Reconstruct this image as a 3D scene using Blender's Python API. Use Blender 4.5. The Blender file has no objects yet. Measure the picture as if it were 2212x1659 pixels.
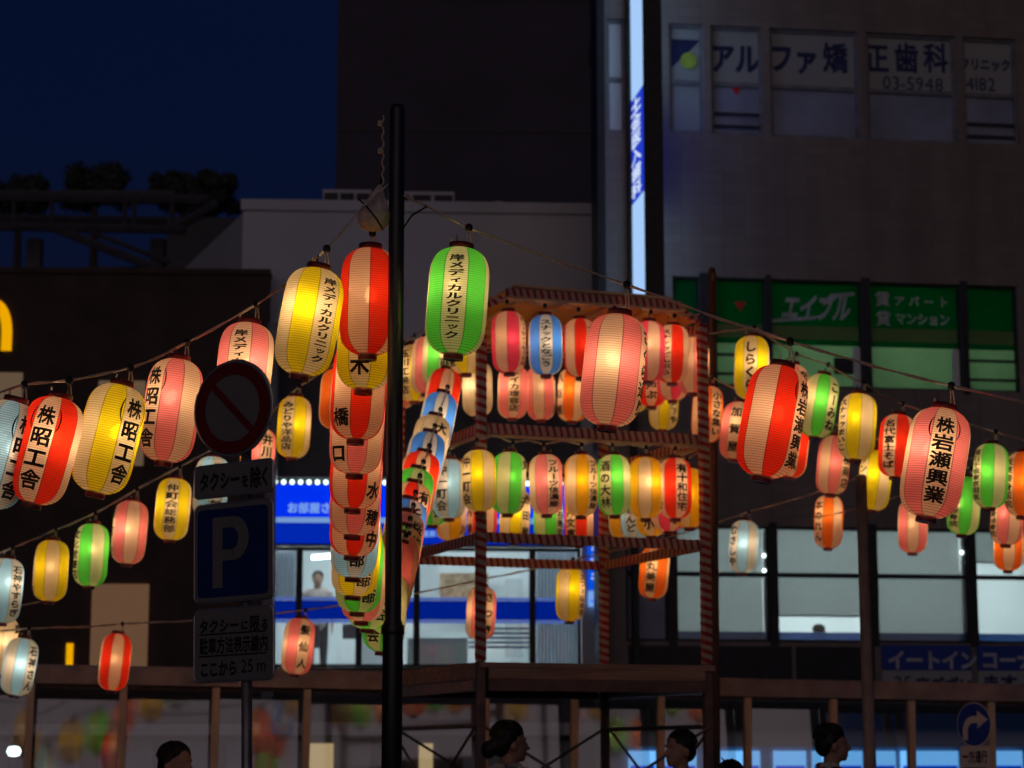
import bpy, bmesh, math, random
from math import sin, cos, pi, radians, atan2, sqrt
from mathutils import Vector, Matrix, noise
random.seed(7)
C = bpy.context.scene
COL = C.collection

# ------------------------------------------------------------------ camera, sky, exposure
FPX, CX, CY = 4731.0, 1106.0, 829.5          # focal length and centre in measuring pixels (picture 2212 wide)
PITCH = radians(9.6)
CAMZ = 1.6
cd = bpy.data.cameras.new('camera'); cam = bpy.data.objects.new('camera', cd); COL.objects.link(cam)
cam.location = (0, 0, CAMZ); cam.rotation_euler = (pi/2 + PITCH, 0, 0)
cd.sensor_width = 36.0; cd.lens = 36.0*FPX/2212.0
cd.clip_end = 3000; cd.clip_start = 0.1
cd.dof.use_dof = True; cd.dof.focus_distance = 9.1; cd.dof.aperture_fstop = 3.9
C.camera = cam
W = bpy.data.worlds.new('World'); C.world = W; W.use_nodes = True
wn = W.node_tree.nodes; wl = W.node_tree.links
bg = wn['Background']
sky = wn.new('ShaderNodeTexSky'); sky.sky_type = 'NISHITA'; sky.sun_disc = False
sky.sun_elevation = radians(-1.0); sky.sun_rotation = radians(187); sky.ozone_density = 5.2
hs = wn.new('ShaderNodeHueSaturation'); hs.inputs['Saturation'].default_value = 1.0
wl.new(sky.outputs[0], hs.inputs['Color']); wl.new(hs.outputs[0], bg.inputs[0])
bg.inputs[1].default_value = 0.077
sl = bpy.data.lights.new('afterglow', 'SUN'); so_ = bpy.data.objects.new('afterglow', sl); COL.objects.link(so_)   # faint afterglow behind the camera
sl.energy = 0.2; sl.angle = radians(70); sl.color = (1.0, 0.76, 0.68); so_.rotation_euler = (radians(80), 0, radians(-7))
V = C.view_settings
V.view_transform = 'Standard'; V.look = 'None'; V.exposure = 0; V.gamma = 1; V.use_curve_mapping = False
cy = C.cycles
cy.use_denoising = True
cy.max_bounces = 8; cy.diffuse_bounces = 4; cy.glossy_bounces = 3; cy.transmission_bounces = 6; cy.transparent_max_bounces = 12
cy.caustics_reflective = False; cy.caustics_refractive = False
cy.sample_clamp_indirect = 4.0
cy.use_light_tree = True

def ray(x, y):
    dx = (x-CX)/FPX; uy = -(y-CY)/FPX
    return Vector((dx, cos(PITCH)-uy*sin(PITCH), sin(PITCH)+uy*cos(PITCH)))
def at(x, y, Y):                              # the point of the place seen at x, y that lies Y metres ahead
    d = ray(x, y); return Vector((0, 0, CAMZ)) + d*(Y/d.y)
def pxm(px, Y): return px*Y/FPX

# ------------------------------------------------------------------ helpers
def tag(o, label=None, cat=None, group=None, kind=None):
    if label: o['label'] = label
    if cat: o['category'] = cat
    if group: o['group'] = group
    if kind: o['kind'] = kind
    return o
def empty(name, loc=(0, 0, 0), rz=0.0, parent=None):
    o = bpy.data.objects.new(name, None); COL.objects.link(o); o.location = loc; o.rotation_euler = (0, 0, rz)
    o.empty_display_size = 0.1
    if parent: o.parent = parent
    return o
def link(name, me, parent=None):
    o = bpy.data.objects.new(name, me); COL.objects.link(o)
    if parent: o.parent = parent
    return o
class MB:
    def __init__(s): s.v = []; s.f = []; s.m = []
    def add(s, vs, fs, mi=0):
        b = len(s.v); s.v += [tuple(p) for p in vs]
        for f in fs: s.f.append(tuple(b+i for i in f)); s.m.append(mi)
        return s
    def box(s, x0, x1, y0, y1, z0, z1, mi=0):
        return s.add([(x0,y0,z0),(x1,y0,z0),(x1,y1,z0),(x0,y1,z0),(x0,y0,z1),(x1,y0,z1),(x1,y1,z1),(x0,y1,z1)],
              [(0,3,2,1),(4,5,6,7),(0,1,5,4),(1,2,6,5),(2,3,7,6),(3,0,4,7)], mi)
    def bbox(s, x0, x1, y0, y1, z0, z1, b=0.006, mi=0):      # box with chamfered vertical and top edges
        def ring(z, k): return [(x0+k,y0,z),(x1-k,y0,z),(x1,y0+k,z),(x1,y1-k,z),(x1-k,y1,z),(x0+k,y1,z),(x0,y1-k,z),(x0,y0+k,z)]
        r = ring(z0, b)+ring(z1-b, b)
        top = [(x0+2*b,y0+b,z1),(x1-2*b,y0+b,z1),(x1-b,y0+2*b,z1),(x1-b,y1-2*b,z1),(x1-2*b,y1-b,z1),(x0+2*b,y1-b,z1),(x0+b,y1-2*b,z1),(x0+b,y0+2*b,z1)]
        fs = [tuple(range(7,-1,-1))]
        for k in range(2):
            for i in range(8): j=(i+1)%8; fs.append((k*8+i, k*8+j, k*8+8+j, k*8+8+i))
        fs.append(tuple(range(16,24)))
        return s.add(r+top, fs, mi)
    def tube(s, pts, r, n=8, mi=0, cap=True):
        pts = [Vector(p) for p in pts]; rs = r if isinstance(r, (list, tuple)) else [r]*len(pts)
        vs = []; fs = []
        for i, p in enumerate(pts):
            t = (pts[min(i+1, len(pts)-1)] - pts[max(i-1, 0)]).normalized()
            a = Vector((0, 0, 1)) if abs(t.z) < 0.9 else Vector((1, 0, 0))
            u = t.cross(a).normalized(); w = t.cross(u)
            for k in range(n):
                q = 2*pi*k/n; vs.append(p + (u*cos(q) + w*sin(q))*rs[i])
        for i in range(len(pts)-1):
            for k in range(n):
                j = (k+1) % n; fs.append((i*n+k, i*n+j, (i+1)*n+j, (i+1)*n+k))
        if cap: fs.append(tuple(range(n))); fs.append(tuple(range((len(pts)-1)*n+n-1, (len(pts)-1)*n-1, -1)))
        return s.add(vs, fs, mi)
    def lathe(s, prof, n=24, mi=0, c=(0, 0, 0), cap=True):
        vs = []; fs = []
        for r, z in prof:
            for k in range(n):
                q = 2*pi*k/n; vs.append((c[0]+r*cos(q), c[1]+r*sin(q), c[2]+z))
        for i in range(len(prof)-1):
            for k in range(n):
                j = (k+1) % n; fs.append((i*n+k, i*n+j, (i+1)*n+j, (i+1)*n+k))
        if cap: fs.append(tuple(range(n-1, -1, -1))); fs.append(tuple(range((len(prof)-1)*n, len(prof)*n)))
        return s.add(vs, fs, mi)
    def prism(s, poly, y0, y1, mi=0):          # outline in x,z, counter-clockwise seen from -y, given thickness in y
        n = len(poly); vs = [(p[0], y0, p[1]) for p in poly] + [(p[0], y1, p[1]) for p in poly]
        fs = [tuple(range(n)), tuple(range(2*n-1, n-1, -1))] + [((i+1) % n, i, n+i, n+(i+1) % n) for i in range(n)]
        return s.add(vs, fs, mi)
    def mesh(s, name, mats, smooth=False):
        me = bpy.data.meshes.new(name); me.from_pydata(s.v, [], s.f)
        for m in (mats if isinstance(mats, (list, tuple)) else [mats]): me.materials.append(m)
        me.polygons.foreach_set('material_index', s.m)
        if smooth: me.polygons.foreach_set('use_smooth', [True]*len(s.f))
        me.update(); return me
    def build(s, name, mats, parent=None, smooth=False): return link(name, s.mesh(name, mats, smooth), parent)

# ------------------------------------------------------------------ materials
def newmat(name):
    m = bpy.data.materials.new(name); m.use_nodes = True
    return m, m.node_tree.nodes, m.node_tree.links
def mat(name, col, rough=0.7, metal=0.0, var=0.25, scale=6.0, bump=0.0, spec=0.3):
    m, n, l = newmat(name); b = n['Principled BSDF']
    b.inputs['Roughness'].default_value = rough; b.inputs['Metallic'].default_value = metal
    b.inputs['Specular IOR Level'].default_value = spec
    tc = n.new('ShaderNodeTexCoord'); nz = n.new('ShaderNodeTexNoise'); nz.inputs['Scale'].default_value = scale; nz.inputs['Detail'].default_value = 6
    l.new(tc.outputs['Object'], nz.inputs['Vector'])
    r = n.new('ShaderNodeValToRGB'); e = r.color_ramp.elements
    e[0].position = 0.3; e[1].position = 0.7
    e[0].color = tuple(c*(1-var) for c in col)+(1,); e[1].color = tuple(min(1, c*(1+var)) for c in col)+(1,)
    l.new(nz.outputs['Fac'], r.inputs[0]); l.new(r.outputs[0], b.inputs['Base Color'])
    if bump:
        bp = n.new('ShaderNodeBump'); bp.inputs['Strength'].default_value = bump; bp.inputs['Distance'].default_value = 0.01
        l.new(nz.outputs['Fac'], bp.inputs['Height']); l.new(bp.outputs[0], b.inputs['Normal'])
    return m
def emit(name, col, s):
    m, n, l = newmat(name); n.remove(n['Principled BSDF'])
    e = n.new('ShaderNodeEmission'); e.inputs[0].default_value = tuple(col)+(1,); e.inputs[1].default_value = s
    l.new(e.outputs[0], n['Material Output'].inputs[0]); return m
def paper(name, T, R, clear=0.022):
    m, n, l = newmat(name); n.remove(n['Principled BSDF'])
    t = n.new('ShaderNodeBsdfTranslucent'); t.inputs[0].default_value = tuple(T)+(1,)
    d = n.new('ShaderNodeBsdfDiffuse'); d.inputs[0].default_value = tuple(R)+(1,)
    g = n.new('ShaderNodeBsdfTransparent'); g.inputs[0].default_value = tuple(min(1, c*1.05) for c in T)+(1,)
    # fibre mottling of the paper
    tc = n.new('ShaderNodeTexCoord'); nz = n.new('ShaderNodeTexNoise'); nz.inputs['Scale'].default_value = 14; nz.inputs['Detail'].default_value = 5
    l.new(tc.outputs['Object'], nz.inputs['Vector'])
    mr = n.new('ShaderNodeMapRange'); mr.inputs[1].default_value = 0.3; mr.inputs[2].default_value = 0.7; mr.inputs[3].default_value = 0.86; mr.inputs[4].default_value = 1.0
    l.new(nz.outputs['Fac'], mr.inputs[0])
    mx = n.new('ShaderNodeMix'); mx.data_type = 'RGBA'; mx.blend_type = 'MULTIPLY'; mx.inputs[0].default_value = 1
    mx.inputs[6].default_value = tuple(T)+(1,); l.new(mr.outputs[0], mx.inputs[7]); l.new(mx.outputs[2], t.inputs[0])
    m1 = n.new('ShaderNodeMixShader'); m1.inputs[0].default_value = 0.57; l.new(t.outputs[0], m1.inputs[1]); l.new(d.outputs[0], m1.inputs[2])
    m2 = n.new('ShaderNodeMixShader'); m2.inputs[0].default_value = clear; l.new(m1.outputs[0], m2.inputs[1]); l.new(g.outputs[0], m2.inputs[2])
    l.new(m2.outputs[0], n['Material Output'].inputs[0]); return m
def glass(name, gloss=0.12, tint=(0.85, 0.9, 0.9), rough=0.02):
    m, n, l = newmat(name); n.remove(n['Principled BSDF'])
    t = n.new('ShaderNodeBsdfTransparent'); t.inputs[0].default_value = tuple(tint)+(1,)
    g = n.new('ShaderNodeBsdfGlossy'); g.inputs['Roughness'].default_value = rough
    x = n.new('ShaderNodeMixShader'); x.inputs[0].default_value = gloss
    l.new(t.outputs[0], x.inputs[1]); l.new(g.outputs[0], x.inputs[2]); l.new(x.outputs[0], n['Material Output'].inputs[0]); return m
def stripes(name, c1, c2, period, spiral=False, slant=0.0, duty=0.45):
    m, n, l = newmat(name); b = n['Principled BSDF']; b.inputs['Roughness'].default_value = 0.55; b.inputs['Specular IOR Level'].default_value = 0.3
    tc = n.new('ShaderNodeTexCoord'); sp = n.new('ShaderNodeSeparateXYZ'); l.new(tc.outputs['Object'], sp.inputs[0])
    def mth(op, a, bb=None):
        k = n.new('ShaderNodeMath'); k.operation = op
        for i, q in enumerate((a, bb)):
            if q is None: continue
            if isinstance(q, (int, float)): k.inputs[i].default_value = q
            else: l.new(q, k.inputs[i])
        return k.outputs[0]
    nz = n.new('ShaderNodeTexNoise'); nz.inputs['Scale'].default_value = 5; l.new(tc.outputs['Object'], nz.inputs['Vector'])
    if spiral:
        a = mth('DIVIDE', mth('ARCTAN2', sp.outputs['Y'], sp.outputs['X']), 2*pi)
        v = mth('ADD', mth('DIVIDE', sp.outputs['Z'], period), a)
    else:
        v = mth('DIVIDE', mth('ADD', sp.outputs['X'], mth('MULTIPLY', sp.outputs['Z'], slant)), period)
    v = mth('ADD', v, mth('MULTIPLY', nz.outputs['Fac'], 0.35))
    s = mth('GREATER_THAN', mth('FRACT', v), duty)
    mx = n.new('ShaderNodeMix'); mx.data_type = 'RGBA'; mx.inputs[6].default_value = tuple(c1)+(1,); mx.inputs[7].default_value = tuple(c2)+(1,)
    l.new(s, mx.inputs[0]); l.new(mx.outputs[2], b.inputs['Base Color']); return m
def wood(name, c1, c2, scale=3.0, axis='X'):
    m, n, l = newmat(name); b = n['Principled BSDF']; b.inputs['Roughness'].default_value = 0.6; b.inputs['Specular IOR Level'].default_value = 0.3
    tc = n.new('ShaderNodeTexCoord'); mp = n.new('ShaderNodeMapping'); mp.inputs['Scale'].default_value = {'X': (0.5, 7, 7), 'Y': (7, 0.5, 7), 'Z': (7, 7, 0.5)}[axis]
    l.new(tc.outputs['Object'], mp.inputs[0]); nz = n.new('ShaderNodeTexNoise'); nz.inputs['Scale'].default_value = scale; nz.inputs['Detail'].default_value = 8; nz.inputs['Distortion'].default_value = 0.6
    l.new(mp.outputs[0], nz.inputs['Vector']); r = n.new('ShaderNodeValToRGB'); e = r.color_ramp.elements; e[0].position = 0.35; e[1].position = 0.65
    e[0].color = tuple(c1)+(1,); e[1].color = tuple(c2)+(1,); l.new(nz.outputs['Fac'], r.inputs[0]); l.new(r.outputs[0], b.inputs['Base Color'])
    bp = n.new('ShaderNodeBump'); bp.inputs['Strength'].default_value = 0.3; bp.inputs['Distance'].default_value = 0.004; l.new(nz.outputs['Fac'], bp.inputs['Height']); l.new(bp.outputs[0], b.inputs['Normal'])
    return m

M = {}
M['asphalt'] = mat('asphalt', (0.05, 0.05, 0.052), 0.8, scale=40, bump=0.3)
M['ink'] = mat('ink', (0.012, 0.01, 0.01), 0.6, var=0.1)
M['lacquer'] = mat('lacquer', (0.16, 0.012, 0.012), 0.35, var=0.2, spec=0.5)
M['cord'] = mat('cord', (0.6, 0.47, 0.38), 0.7, scale=60)
M['rubber'] = mat('rubber', (0.012, 0.012, 0.012), 0.5)
def tiles(name, c, w_, h_, var):
    m, n, l = newmat(name); b = n['Principled BSDF']; b.inputs['Roughness'].default_value = 0.6; b.inputs['Specular IOR Level'].default_value = 0.3
    tc = n.new('ShaderNodeTexCoord'); sp = n.new('ShaderNodeSeparateXYZ'); cb = n.new('ShaderNodeCombineXYZ'); l.new(tc.outputs['Object'], sp.inputs[0]); l.new(sp.outputs['X'], cb.inputs[0]); l.new(sp.outputs['Z'], cb.inputs[1])
    bt = n.new('ShaderNodeTexBrick'); l.new(cb.outputs[0], bt.inputs['Vector']); bt.inputs['Scale'].default_value = 1; bt.inputs['Brick Width'].default_value = w_; bt.inputs['Row Height'].default_value = h_; bt.inputs['Mortar Size'].default_value = 0.006; bt.offset = 0
    bt.inputs['Color1'].default_value = tuple(x*(1+var) for x in c)+(1,); bt.inputs['Color2'].default_value = tuple(x*(1-var) for x in c)+(1,); bt.inputs['Mortar'].default_value = tuple(x*0.82 for x in c)+(1,)
    nz = n.new('ShaderNodeTexNoise'); nz.inputs['Scale'].default_value = 0.7; nz.inputs['Detail'].default_value = 7; mp = n.new('ShaderNodeMapping'); mp.inputs['Scale'].default_value = (2.5, 1, 0.35); l.new(tc.outputs['Object'], mp.inputs[0]); l.new(mp.outputs[0], nz.inputs['Vector'])
    mr = n.new('ShaderNodeMapRange'); mr.inputs[1].default_value = 0.3; mr.inputs[2].default_value = 0.72; mr.inputs[3].default_value = 0.72; mr.inputs[4].default_value = 1.12; l.new(nz.outputs['Fac'], mr.inputs[0])
    mx = n.new('ShaderNodeMix'); mx.data_type = 'RGBA'; mx.blend_type = 'MULTIPLY'; mx.inputs[0].default_value = 1; l.new(bt.outputs['Color'], mx.inputs[6]); l.new(mr.outputs[0], mx.inputs[7]); l.new(mx.outputs[2], b.inputs['Base Color']); return m
M['black_steel'] = mat('black_steel', (0.02, 0.019, 0.02), 0.35, 0.0, scale=14, spec=0.5, bump=0.15)
M['steel'] = mat('steel', (0.33, 0.33, 0.34), 0.4, 0.9, scale=20)
M['brown_steel'] = mat('brown_steel', (0.2, 0.125, 0.11), 0.5, 0.1, scale=9, bump=0.2)
M['post_brown'] = mat('post_brown', (0.4, 0.3, 0.26), 0.6, scale=5)
M['sign_back'] = mat('sign_back', (0.4, 0.4, 0.41), 0.35, 0.7, scale=10)
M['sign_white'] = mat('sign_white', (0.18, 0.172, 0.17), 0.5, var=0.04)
M['sign_red'] = mat('sign_red', (0.16, 0.008, 0.01), 0.45, var=0.1)
M['sign_blue'] = mat('sign_blue', (0.008, 0.022, 0.14), 0.45, var=0.1)
M['plate_white'] = mat('plate_white', (0.75, 0.72, 0.7), 0.5, var=0.05); M['plate_blue'] = mat('plate_blue', (0.02, 0.06, 0.4), 0.45, var=0.1)
M['tape_post'] = stripes('tape_post', (0.32, 0.02, 0.02), (0.46, 0.36, 0.31), 0.066, spiral=True, duty=0.48)
M['tape_beam'] = stripes('tape_beam', (0.32, 0.02, 0.02), (0.46, 0.36, 0.31), 0.056, slant=0.25)
M['tape_side'] = stripes('tape_side', (0.34, 0.02, 0.02), (0.5, 0.38, 0.33), 0.078, slant=0.25)
M['plank'] = wood('plank', (0.3, 0.18, 0.125), (0.5, 0.32, 0.22))
M['plywood'] = wood('plywood', (0.62, 0.32, 0.09), (0.78, 0.44, 0.15), 2.0)
M['batten'] = wood('batten', (0.55, 0.36, 0.2), (0.68, 0.48, 0.3))
M['timber'] = wood('timber', (0.78, 0.52, 0.32), (0.88, 0.64, 0.42), axis='Z')
M['bag'] = mat('bag', (0.6, 0.48, 0.44), 0.55, scale=22, bump=1.0)
M['wall_right'] = tiles('wall_right', (0.26, 0.215, 0.195), 0.3, 0.15, 0.07)
M['wall_dark'] = mat('wall_dark', (0.08, 0.072, 0.078), 0.7, scale=2)
M['wall_tower'] = mat('wall_tower', (0.075, 0.068, 0.095), 0.8, scale=0.6, var=0.12)
M['wall_white'] = mat('wall_white', (0.6, 0.6, 0.64), 0.75, scale=0.8, var=0.07)
M['wall_brown'] = mat('wall_brown', (0.07, 0.045, 0.04), 0.75, scale=2)
M['frame_dark'] = mat('frame_dark', (0.025, 0.026, 0.03), 0.45)
M['frame_grey'] = mat('frame_grey', (0.2, 0.2, 0.22), 0.5)
M['panel_slate'] = mat('panel_slate', (0.27, 0.3, 0.42), 0.3, scale=1.5)
M['tan_panel'] = mat('tan_panel', (0.6, 0.47, 0.36), 0.6, scale=2, var=0.1)
M['room'] = mat('room', (0.72, 0.76, 0.78), 0.7, scale=1, var=0.05)
M['room_grey'] = mat('room_grey', (0.45, 0.48, 0.5), 0.7, scale=1, var=0.08)
M['film'] = mat('film', (0.36, 0.38, 0.38), 0.5, scale=2, var=0.06)
M['letter_navy'] = mat('letter_navy', (0.02, 0.03, 0.12), 0.5)
M['letter_lime'] = mat('letter_lime', (0.45, 0.6, 0.08), 0.5)
M['red_mark'] = mat('red_mark', (0.6, 0.04, 0.03), 0.5)
M['blue_panel'] = mat('blue_panel', (0.02, 0.06, 0.35), 0.5, var=0.1)
M['letter_grey'] = mat('letter_grey', (0.5, 0.52, 0.58), 0.5)
M['glass'] = glass('glass', 0.06)
M['shelter_glass'] = glass('shelter_glass', 0.3, (0.85, 0.88, 0.88), 0.06)
M['skin'] = mat('skin', (0.45, 0.26, 0.18), 0.55, var=0.06)
M['hair'] = mat('hair', (0.012, 0.01, 0.01), 0.45, scale=60, bump=0.4)
M['cloth_maroon'] = mat('cloth_maroon', (0.12, 0.015, 0.025), 0.85, scale=30)
M['cloth_orange'] = mat('cloth_orange', (0.5, 0.12, 0.03), 0.85, scale=30)
M['cloth_white'] = mat('cloth_white', (0.65, 0.55, 0.52), 0.85, scale=30)
M['cloth_navy'] = mat('cloth_navy', (0.03, 0.035, 0.06), 0.85, scale=30)
M['foliage'] = mat('foliage', (0.06, 0.07, 0.06), 0.8)
M['bark'] = mat('bark', (0.07, 0.05, 0.04), 0.9)
M['far_steel'] = mat('far_steel', (0.07, 0.07, 0.085), 0.6)
M['kerb'] = mat('kerb', (0.3, 0.29, 0.28), 0.8, scale=20)
M['curtain'] = paper('curtain', (0.5, 0.56, 0.64), (0.5, 0.56, 0.64), 0.0)
M['corkboard'] = mat('corkboard', (0.3, 0.2, 0.13), 0.9, scale=12, var=0.5)

# ------------------------------------------------------------------ lettering
FONT_EM = {}
def load_glyphs(chars):
    objs = []
    KAN = '木口工大三山中千日田町月一十土文小目丁水有川井'
    for ch in sorted(chars):
        c = bpy.data.curves.new('glyph', 'FONT'); c.body = ch; c.resolution_u = 2
        o = bpy.data.objects.new('glyph', c); COL.objects.link(o); objs.append((ch, o, c))
    dg = bpy.context.evaluated_depsgraph_get()
    for ch, o, c in objs:
        me = bpy.data.meshes.new_from_object(o.evaluated_get(dg)); nv = len(me.vertices)
        bm = bmesh.new(); bm.from_mesh(me); bmesh.ops.remove_doubles(bm, verts=bm.verts[:], dist=1e-5)
        # brush weight: open characters get heavier strokes than crowded ones
        wgt = 0.004 if ord(ch) < 256 else (0.042 if (0x3040 <= ord(ch) < 0x3100 or ch in KAN) else (0.03 if nv < 120 else (0.02 if nv < 190 else 0.009)))
        mv = {}
        for e in bm.edges:
            if len(e.link_faces) != 1: continue
            f = e.link_faces[0]; d = e.verts[1].co-e.verts[0].co; nn = Vector((d.y, -d.x, 0))
            if nn.length < 1e-9: continue
            nn.normalize(); mid = (e.verts[0].co+e.verts[1].co)/2
            if nn.dot(f.calc_center_median()-mid) > 0: nn = -nn
            for v in e.verts: mv.setdefault(v, []).append(nn)
        for v, L_ in mv.items():
            q = sum(L_, Vector((0, 0, 0)))
            if q.length > 1e-6: q.normalize(); v.co += q*wgt/max(0.6, q.dot(L_[0]))
        for k in range(1, 6):
            bmesh.ops.bisect_plane(bm, geom=bm.verts[:]+bm.edges[:]+bm.faces[:], plane_co=(k/6, 0, 0), plane_no=(1, 0, 0))
        for k in range(0, 3):
            bmesh.ops.bisect_plane(bm, geom=bm.verts[:]+bm.edges[:]+bm.faces[:], plane_co=(0, 0.13+k*0.25, 0), plane_no=(0, 1, 0))
        bm.verts.index_update()
        FONT_EM[ch] = ([(v.co.x, v.co.y) for v in bm.verts], [tuple(v.index for v in f.verts) for f in bm.faces])
        bm.free(); bpy.data.meshes.remove(me); bpy.data.objects.remove(o); bpy.data.curves.remove(c)
def glyph(ch):
    if ch not in FONT_EM: load_glyphs([ch])
    return FONT_EM[ch]
def flat_text(name, s, m, parent, x, z, h, y=-0.004, wscale=1.0, spacing=1.0, yaw=None, slant=0.0, thick=0.0):
    """lettering in the local x-z plane of parent, first character's left edge at x, baseline box bottom at z, y a few mm in front of the panel"""
    mb = MB(); px = 0.0
    for ch in s:
        if ch == ' ': px += 0.5; continue
        vs, fs = glyph(ch)
        latin = ord(ch) < 256
        x0 = min(v[0] for v in vs); x1 = max(v[0] for v in vs)
        adv = (x1-x0+0.09) if latin else 1.0
        ox = (px - x0 + 0.04) if latin else px
        mb.add([(x+(ox+vx+slant*vy)*h*wscale, y, z+(vy+0.1)*h) for vx, vy in vs], fs)
        px += adv*spacing
    return mb.build(name, m, parent)
def text_width(s):
    w = 0
    for ch in s:
        if ch == ' ': w += 0.5; continue
        if ord(ch) < 256:
            vs, _ = glyph(ch); w += max(v[0] for v in vs)-min(v[0] for v in vs)+0.09
        else: w += 1
    return w

# ------------------------------------------------------------------ ground and kerb
g = MB()
g.add([(-300, -60, 0), (300, -60, 0), (300, 600, 0), (-300, 600, 0)], [(0, 1, 2, 3)])
tag(g.build('ground', M['asphalt']), kind='structure')
k = MB(); k.bbox(-40, 40, 19.2, 19.4, 0, 0.13, 0.02)
tag(k.build('kerb', M['kerb']), kind='structure')

#PART2
# ------------------------------------------------------------------ buildings
class Front:                                  # a building front: its own frame, x along the wall, y into the building, z up
    def __init__(s, name, x, Y, deg, label, cat):
        p = at(x, 1630, Y); s.P = Vector((p.x, p.y, 0)); a = radians(deg); s.a = a
        s.u = Vector((cos(a), sin(a), 0)); s.n = Vector((-sin(a), cos(a), 0))
        s.root = empty(name, s.P, a); tag(s.root, label, cat)
    def uv(s, x, y, d=0.0):
        o = Vector((0, 0, CAMZ)); r = ray(x, y)
        t = ((s.P + s.n*d) - o).dot(s.n) / r.dot(s.n); q = o + r*t
        return (q - s.P).dot(s.u), q.z
    def rect(s, x0, y0, x1, y1, d=0.0):
        xm, ym = (x0+x1)/2, (y0+y1)/2
        return s.uv(x0, ym, d)[0], s.uv(x1, ym, d)[0], s.uv(xm, y1, d)[1], s.uv(xm, y0, d)[1]
def frame_mb(u0, u1, z0, z1, w, y0, y1):
    m = MB(); m.box(u0, u1, y0, y1, z0, z0+w); m.box(u0, u1, y0, y1, z1-w, z1); m.box(u0, u0+w, y0, y1, z0+w, z1-w); m.box(u1-w, u1, y0, y1, z0+w, z1-w); return m
LAMPW = emit('lamp_white', (0.9, 0.97, 1.0), 9.0)
LAMPE = emit('lamp_eatin', (0.93, 1.0, 0.98), 17.0); LAMPB = emit('lamp_shop', (0.88, 0.97, 1.0), 19.0)
LAMPG = emit('lamp_agency', (0.93, 1.0, 0.97), 13.5)
LAMPW2 = emit('lamp_office', (0.93, 1.0, 0.97), 5.0)
def wall_with_holes(mb, u0, u1, z0, z1, holes, y0, y1):
    """wall between u0..u1, z0..z1 leaving rectangular openings (u0,u1,z0,z1)"""
    us = sorted(set([u0, u1]+[h[0] for h in holes]+[h[1] for h in holes])); zs = sorted(set([z0, z1]+[h[2] for h in holes]+[h[3] for h in holes]))
    us = [u for u in us if u0 <= u <= u1]; zs = [z for z in zs if z0 <= z <= z1]
    for j in range(len(zs)-1):
        zc = (zs[j]+zs[j+1])/2; run = None
        for i in range(len(us)-1):
            uc = (us[i]+us[i+1])/2
            solid = not any(h[0] < uc < h[1] and h[2] < zc < h[3] for h in holes)
            if solid: run = [us[i], us[i+1]] if run is None else [run[0], us[i+1]]
            if run and (not solid or i == len(us)-2): mb.box(run[0], run[1], y0, y1, zs[j], zs[j+1]); run = None

# ---- right-hand building (clinic above, letting agency, eat-in floor)
R = Front('office_building', 1440, 29.5, 8, 'dark office building with clinic windows above and a green lit shop floor', 'building')
dent = [R.rect(1446, 50, 1520, 290), R.rect(1536, 60, 1648, 290), R.rect(1664, 66, 1856, 300), R.rect(1874, 72, 2066, 306), R.rect(2082, 78, 2198, 310)]
grn = [R.rect(1454, 598, 1514, 838), R.rect(1546, 602, 1656, 838), R.rect(1666, 604, 1864, 838), R.rect(1880, 610, 2078, 838), R.rect(2090, 616, 2200, 838)]
low = [R.rect(1352, 1140, 1444, 1388), R.rect(1460, 1138, 1664, 1386), R.rect(1678, 1138, 1880, 1387), R.rect(1894, 1138, 2094, 1388), R.rect(2108, 1138, 2330, 1390)]
def same_rows(L):
    z0 = sum(q[2] for q in L)/len(L); z1 = sum(q[3] for q in L)/len(L); return [(q[0], q[1], z0, z1) for q in L]
dent, grn, low = same_rows(dent), same_rows(grn), same_rows(low)
uL = R.uv(1302, 300)[0]; ztop = 13.2
strip = R.rect(1311, 40, 1352, 285)
wmb = MB(); wall_with_holes(wmb, uL, 9.5, 2.35, ztop, dent+grn+low+[strip], 0.0, 0.3)
wmb.build('wall', M['wall_right'], R.root)
r = MB(); r.box(uL+0.8, 9.5, 0.303, 5.6, ztop-0.3, ztop-0.01); r.build('roof', M['wall_dark'], R.root)
r = MB(); r.add([(uL, 0.303, 0), (uL+0.25, 0.303, 0), (uL+1.0, 4.0, 0), (uL+0.75, 4.0, 0), (uL, 0.303, ztop-0.303), (uL+0.25, 0.303, ztop-0.303), (uL+1.0, 4.0, ztop-0.303), (uL+0.75, 4.0, ztop-0.303)], [(0,3,2,1),(4,5,6,7),(0,1,5,4),(1,2,6,5),(2,3,7,6),(3,0,4,7)]); r.build('side_wall', M['wall_dark'], R.root)
r = MB(); r.box(uL+0.9, 9.5, 5.6, 5.8, 0, ztop-0.303); r.build('back_wall', M['wall_dark'], R.root)
for rowq in (grn, low):
    for k in range(len(rowq)-1):
        q = MB(); q.box(rowq[k][1]-0.01, rowq[k+1][0]+0.01, -0.02, -0.003, rowq[k][2]-0.05, rowq[k][3]+0.05); q.build('mullion', M['frame_dark'], R.root)
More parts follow.
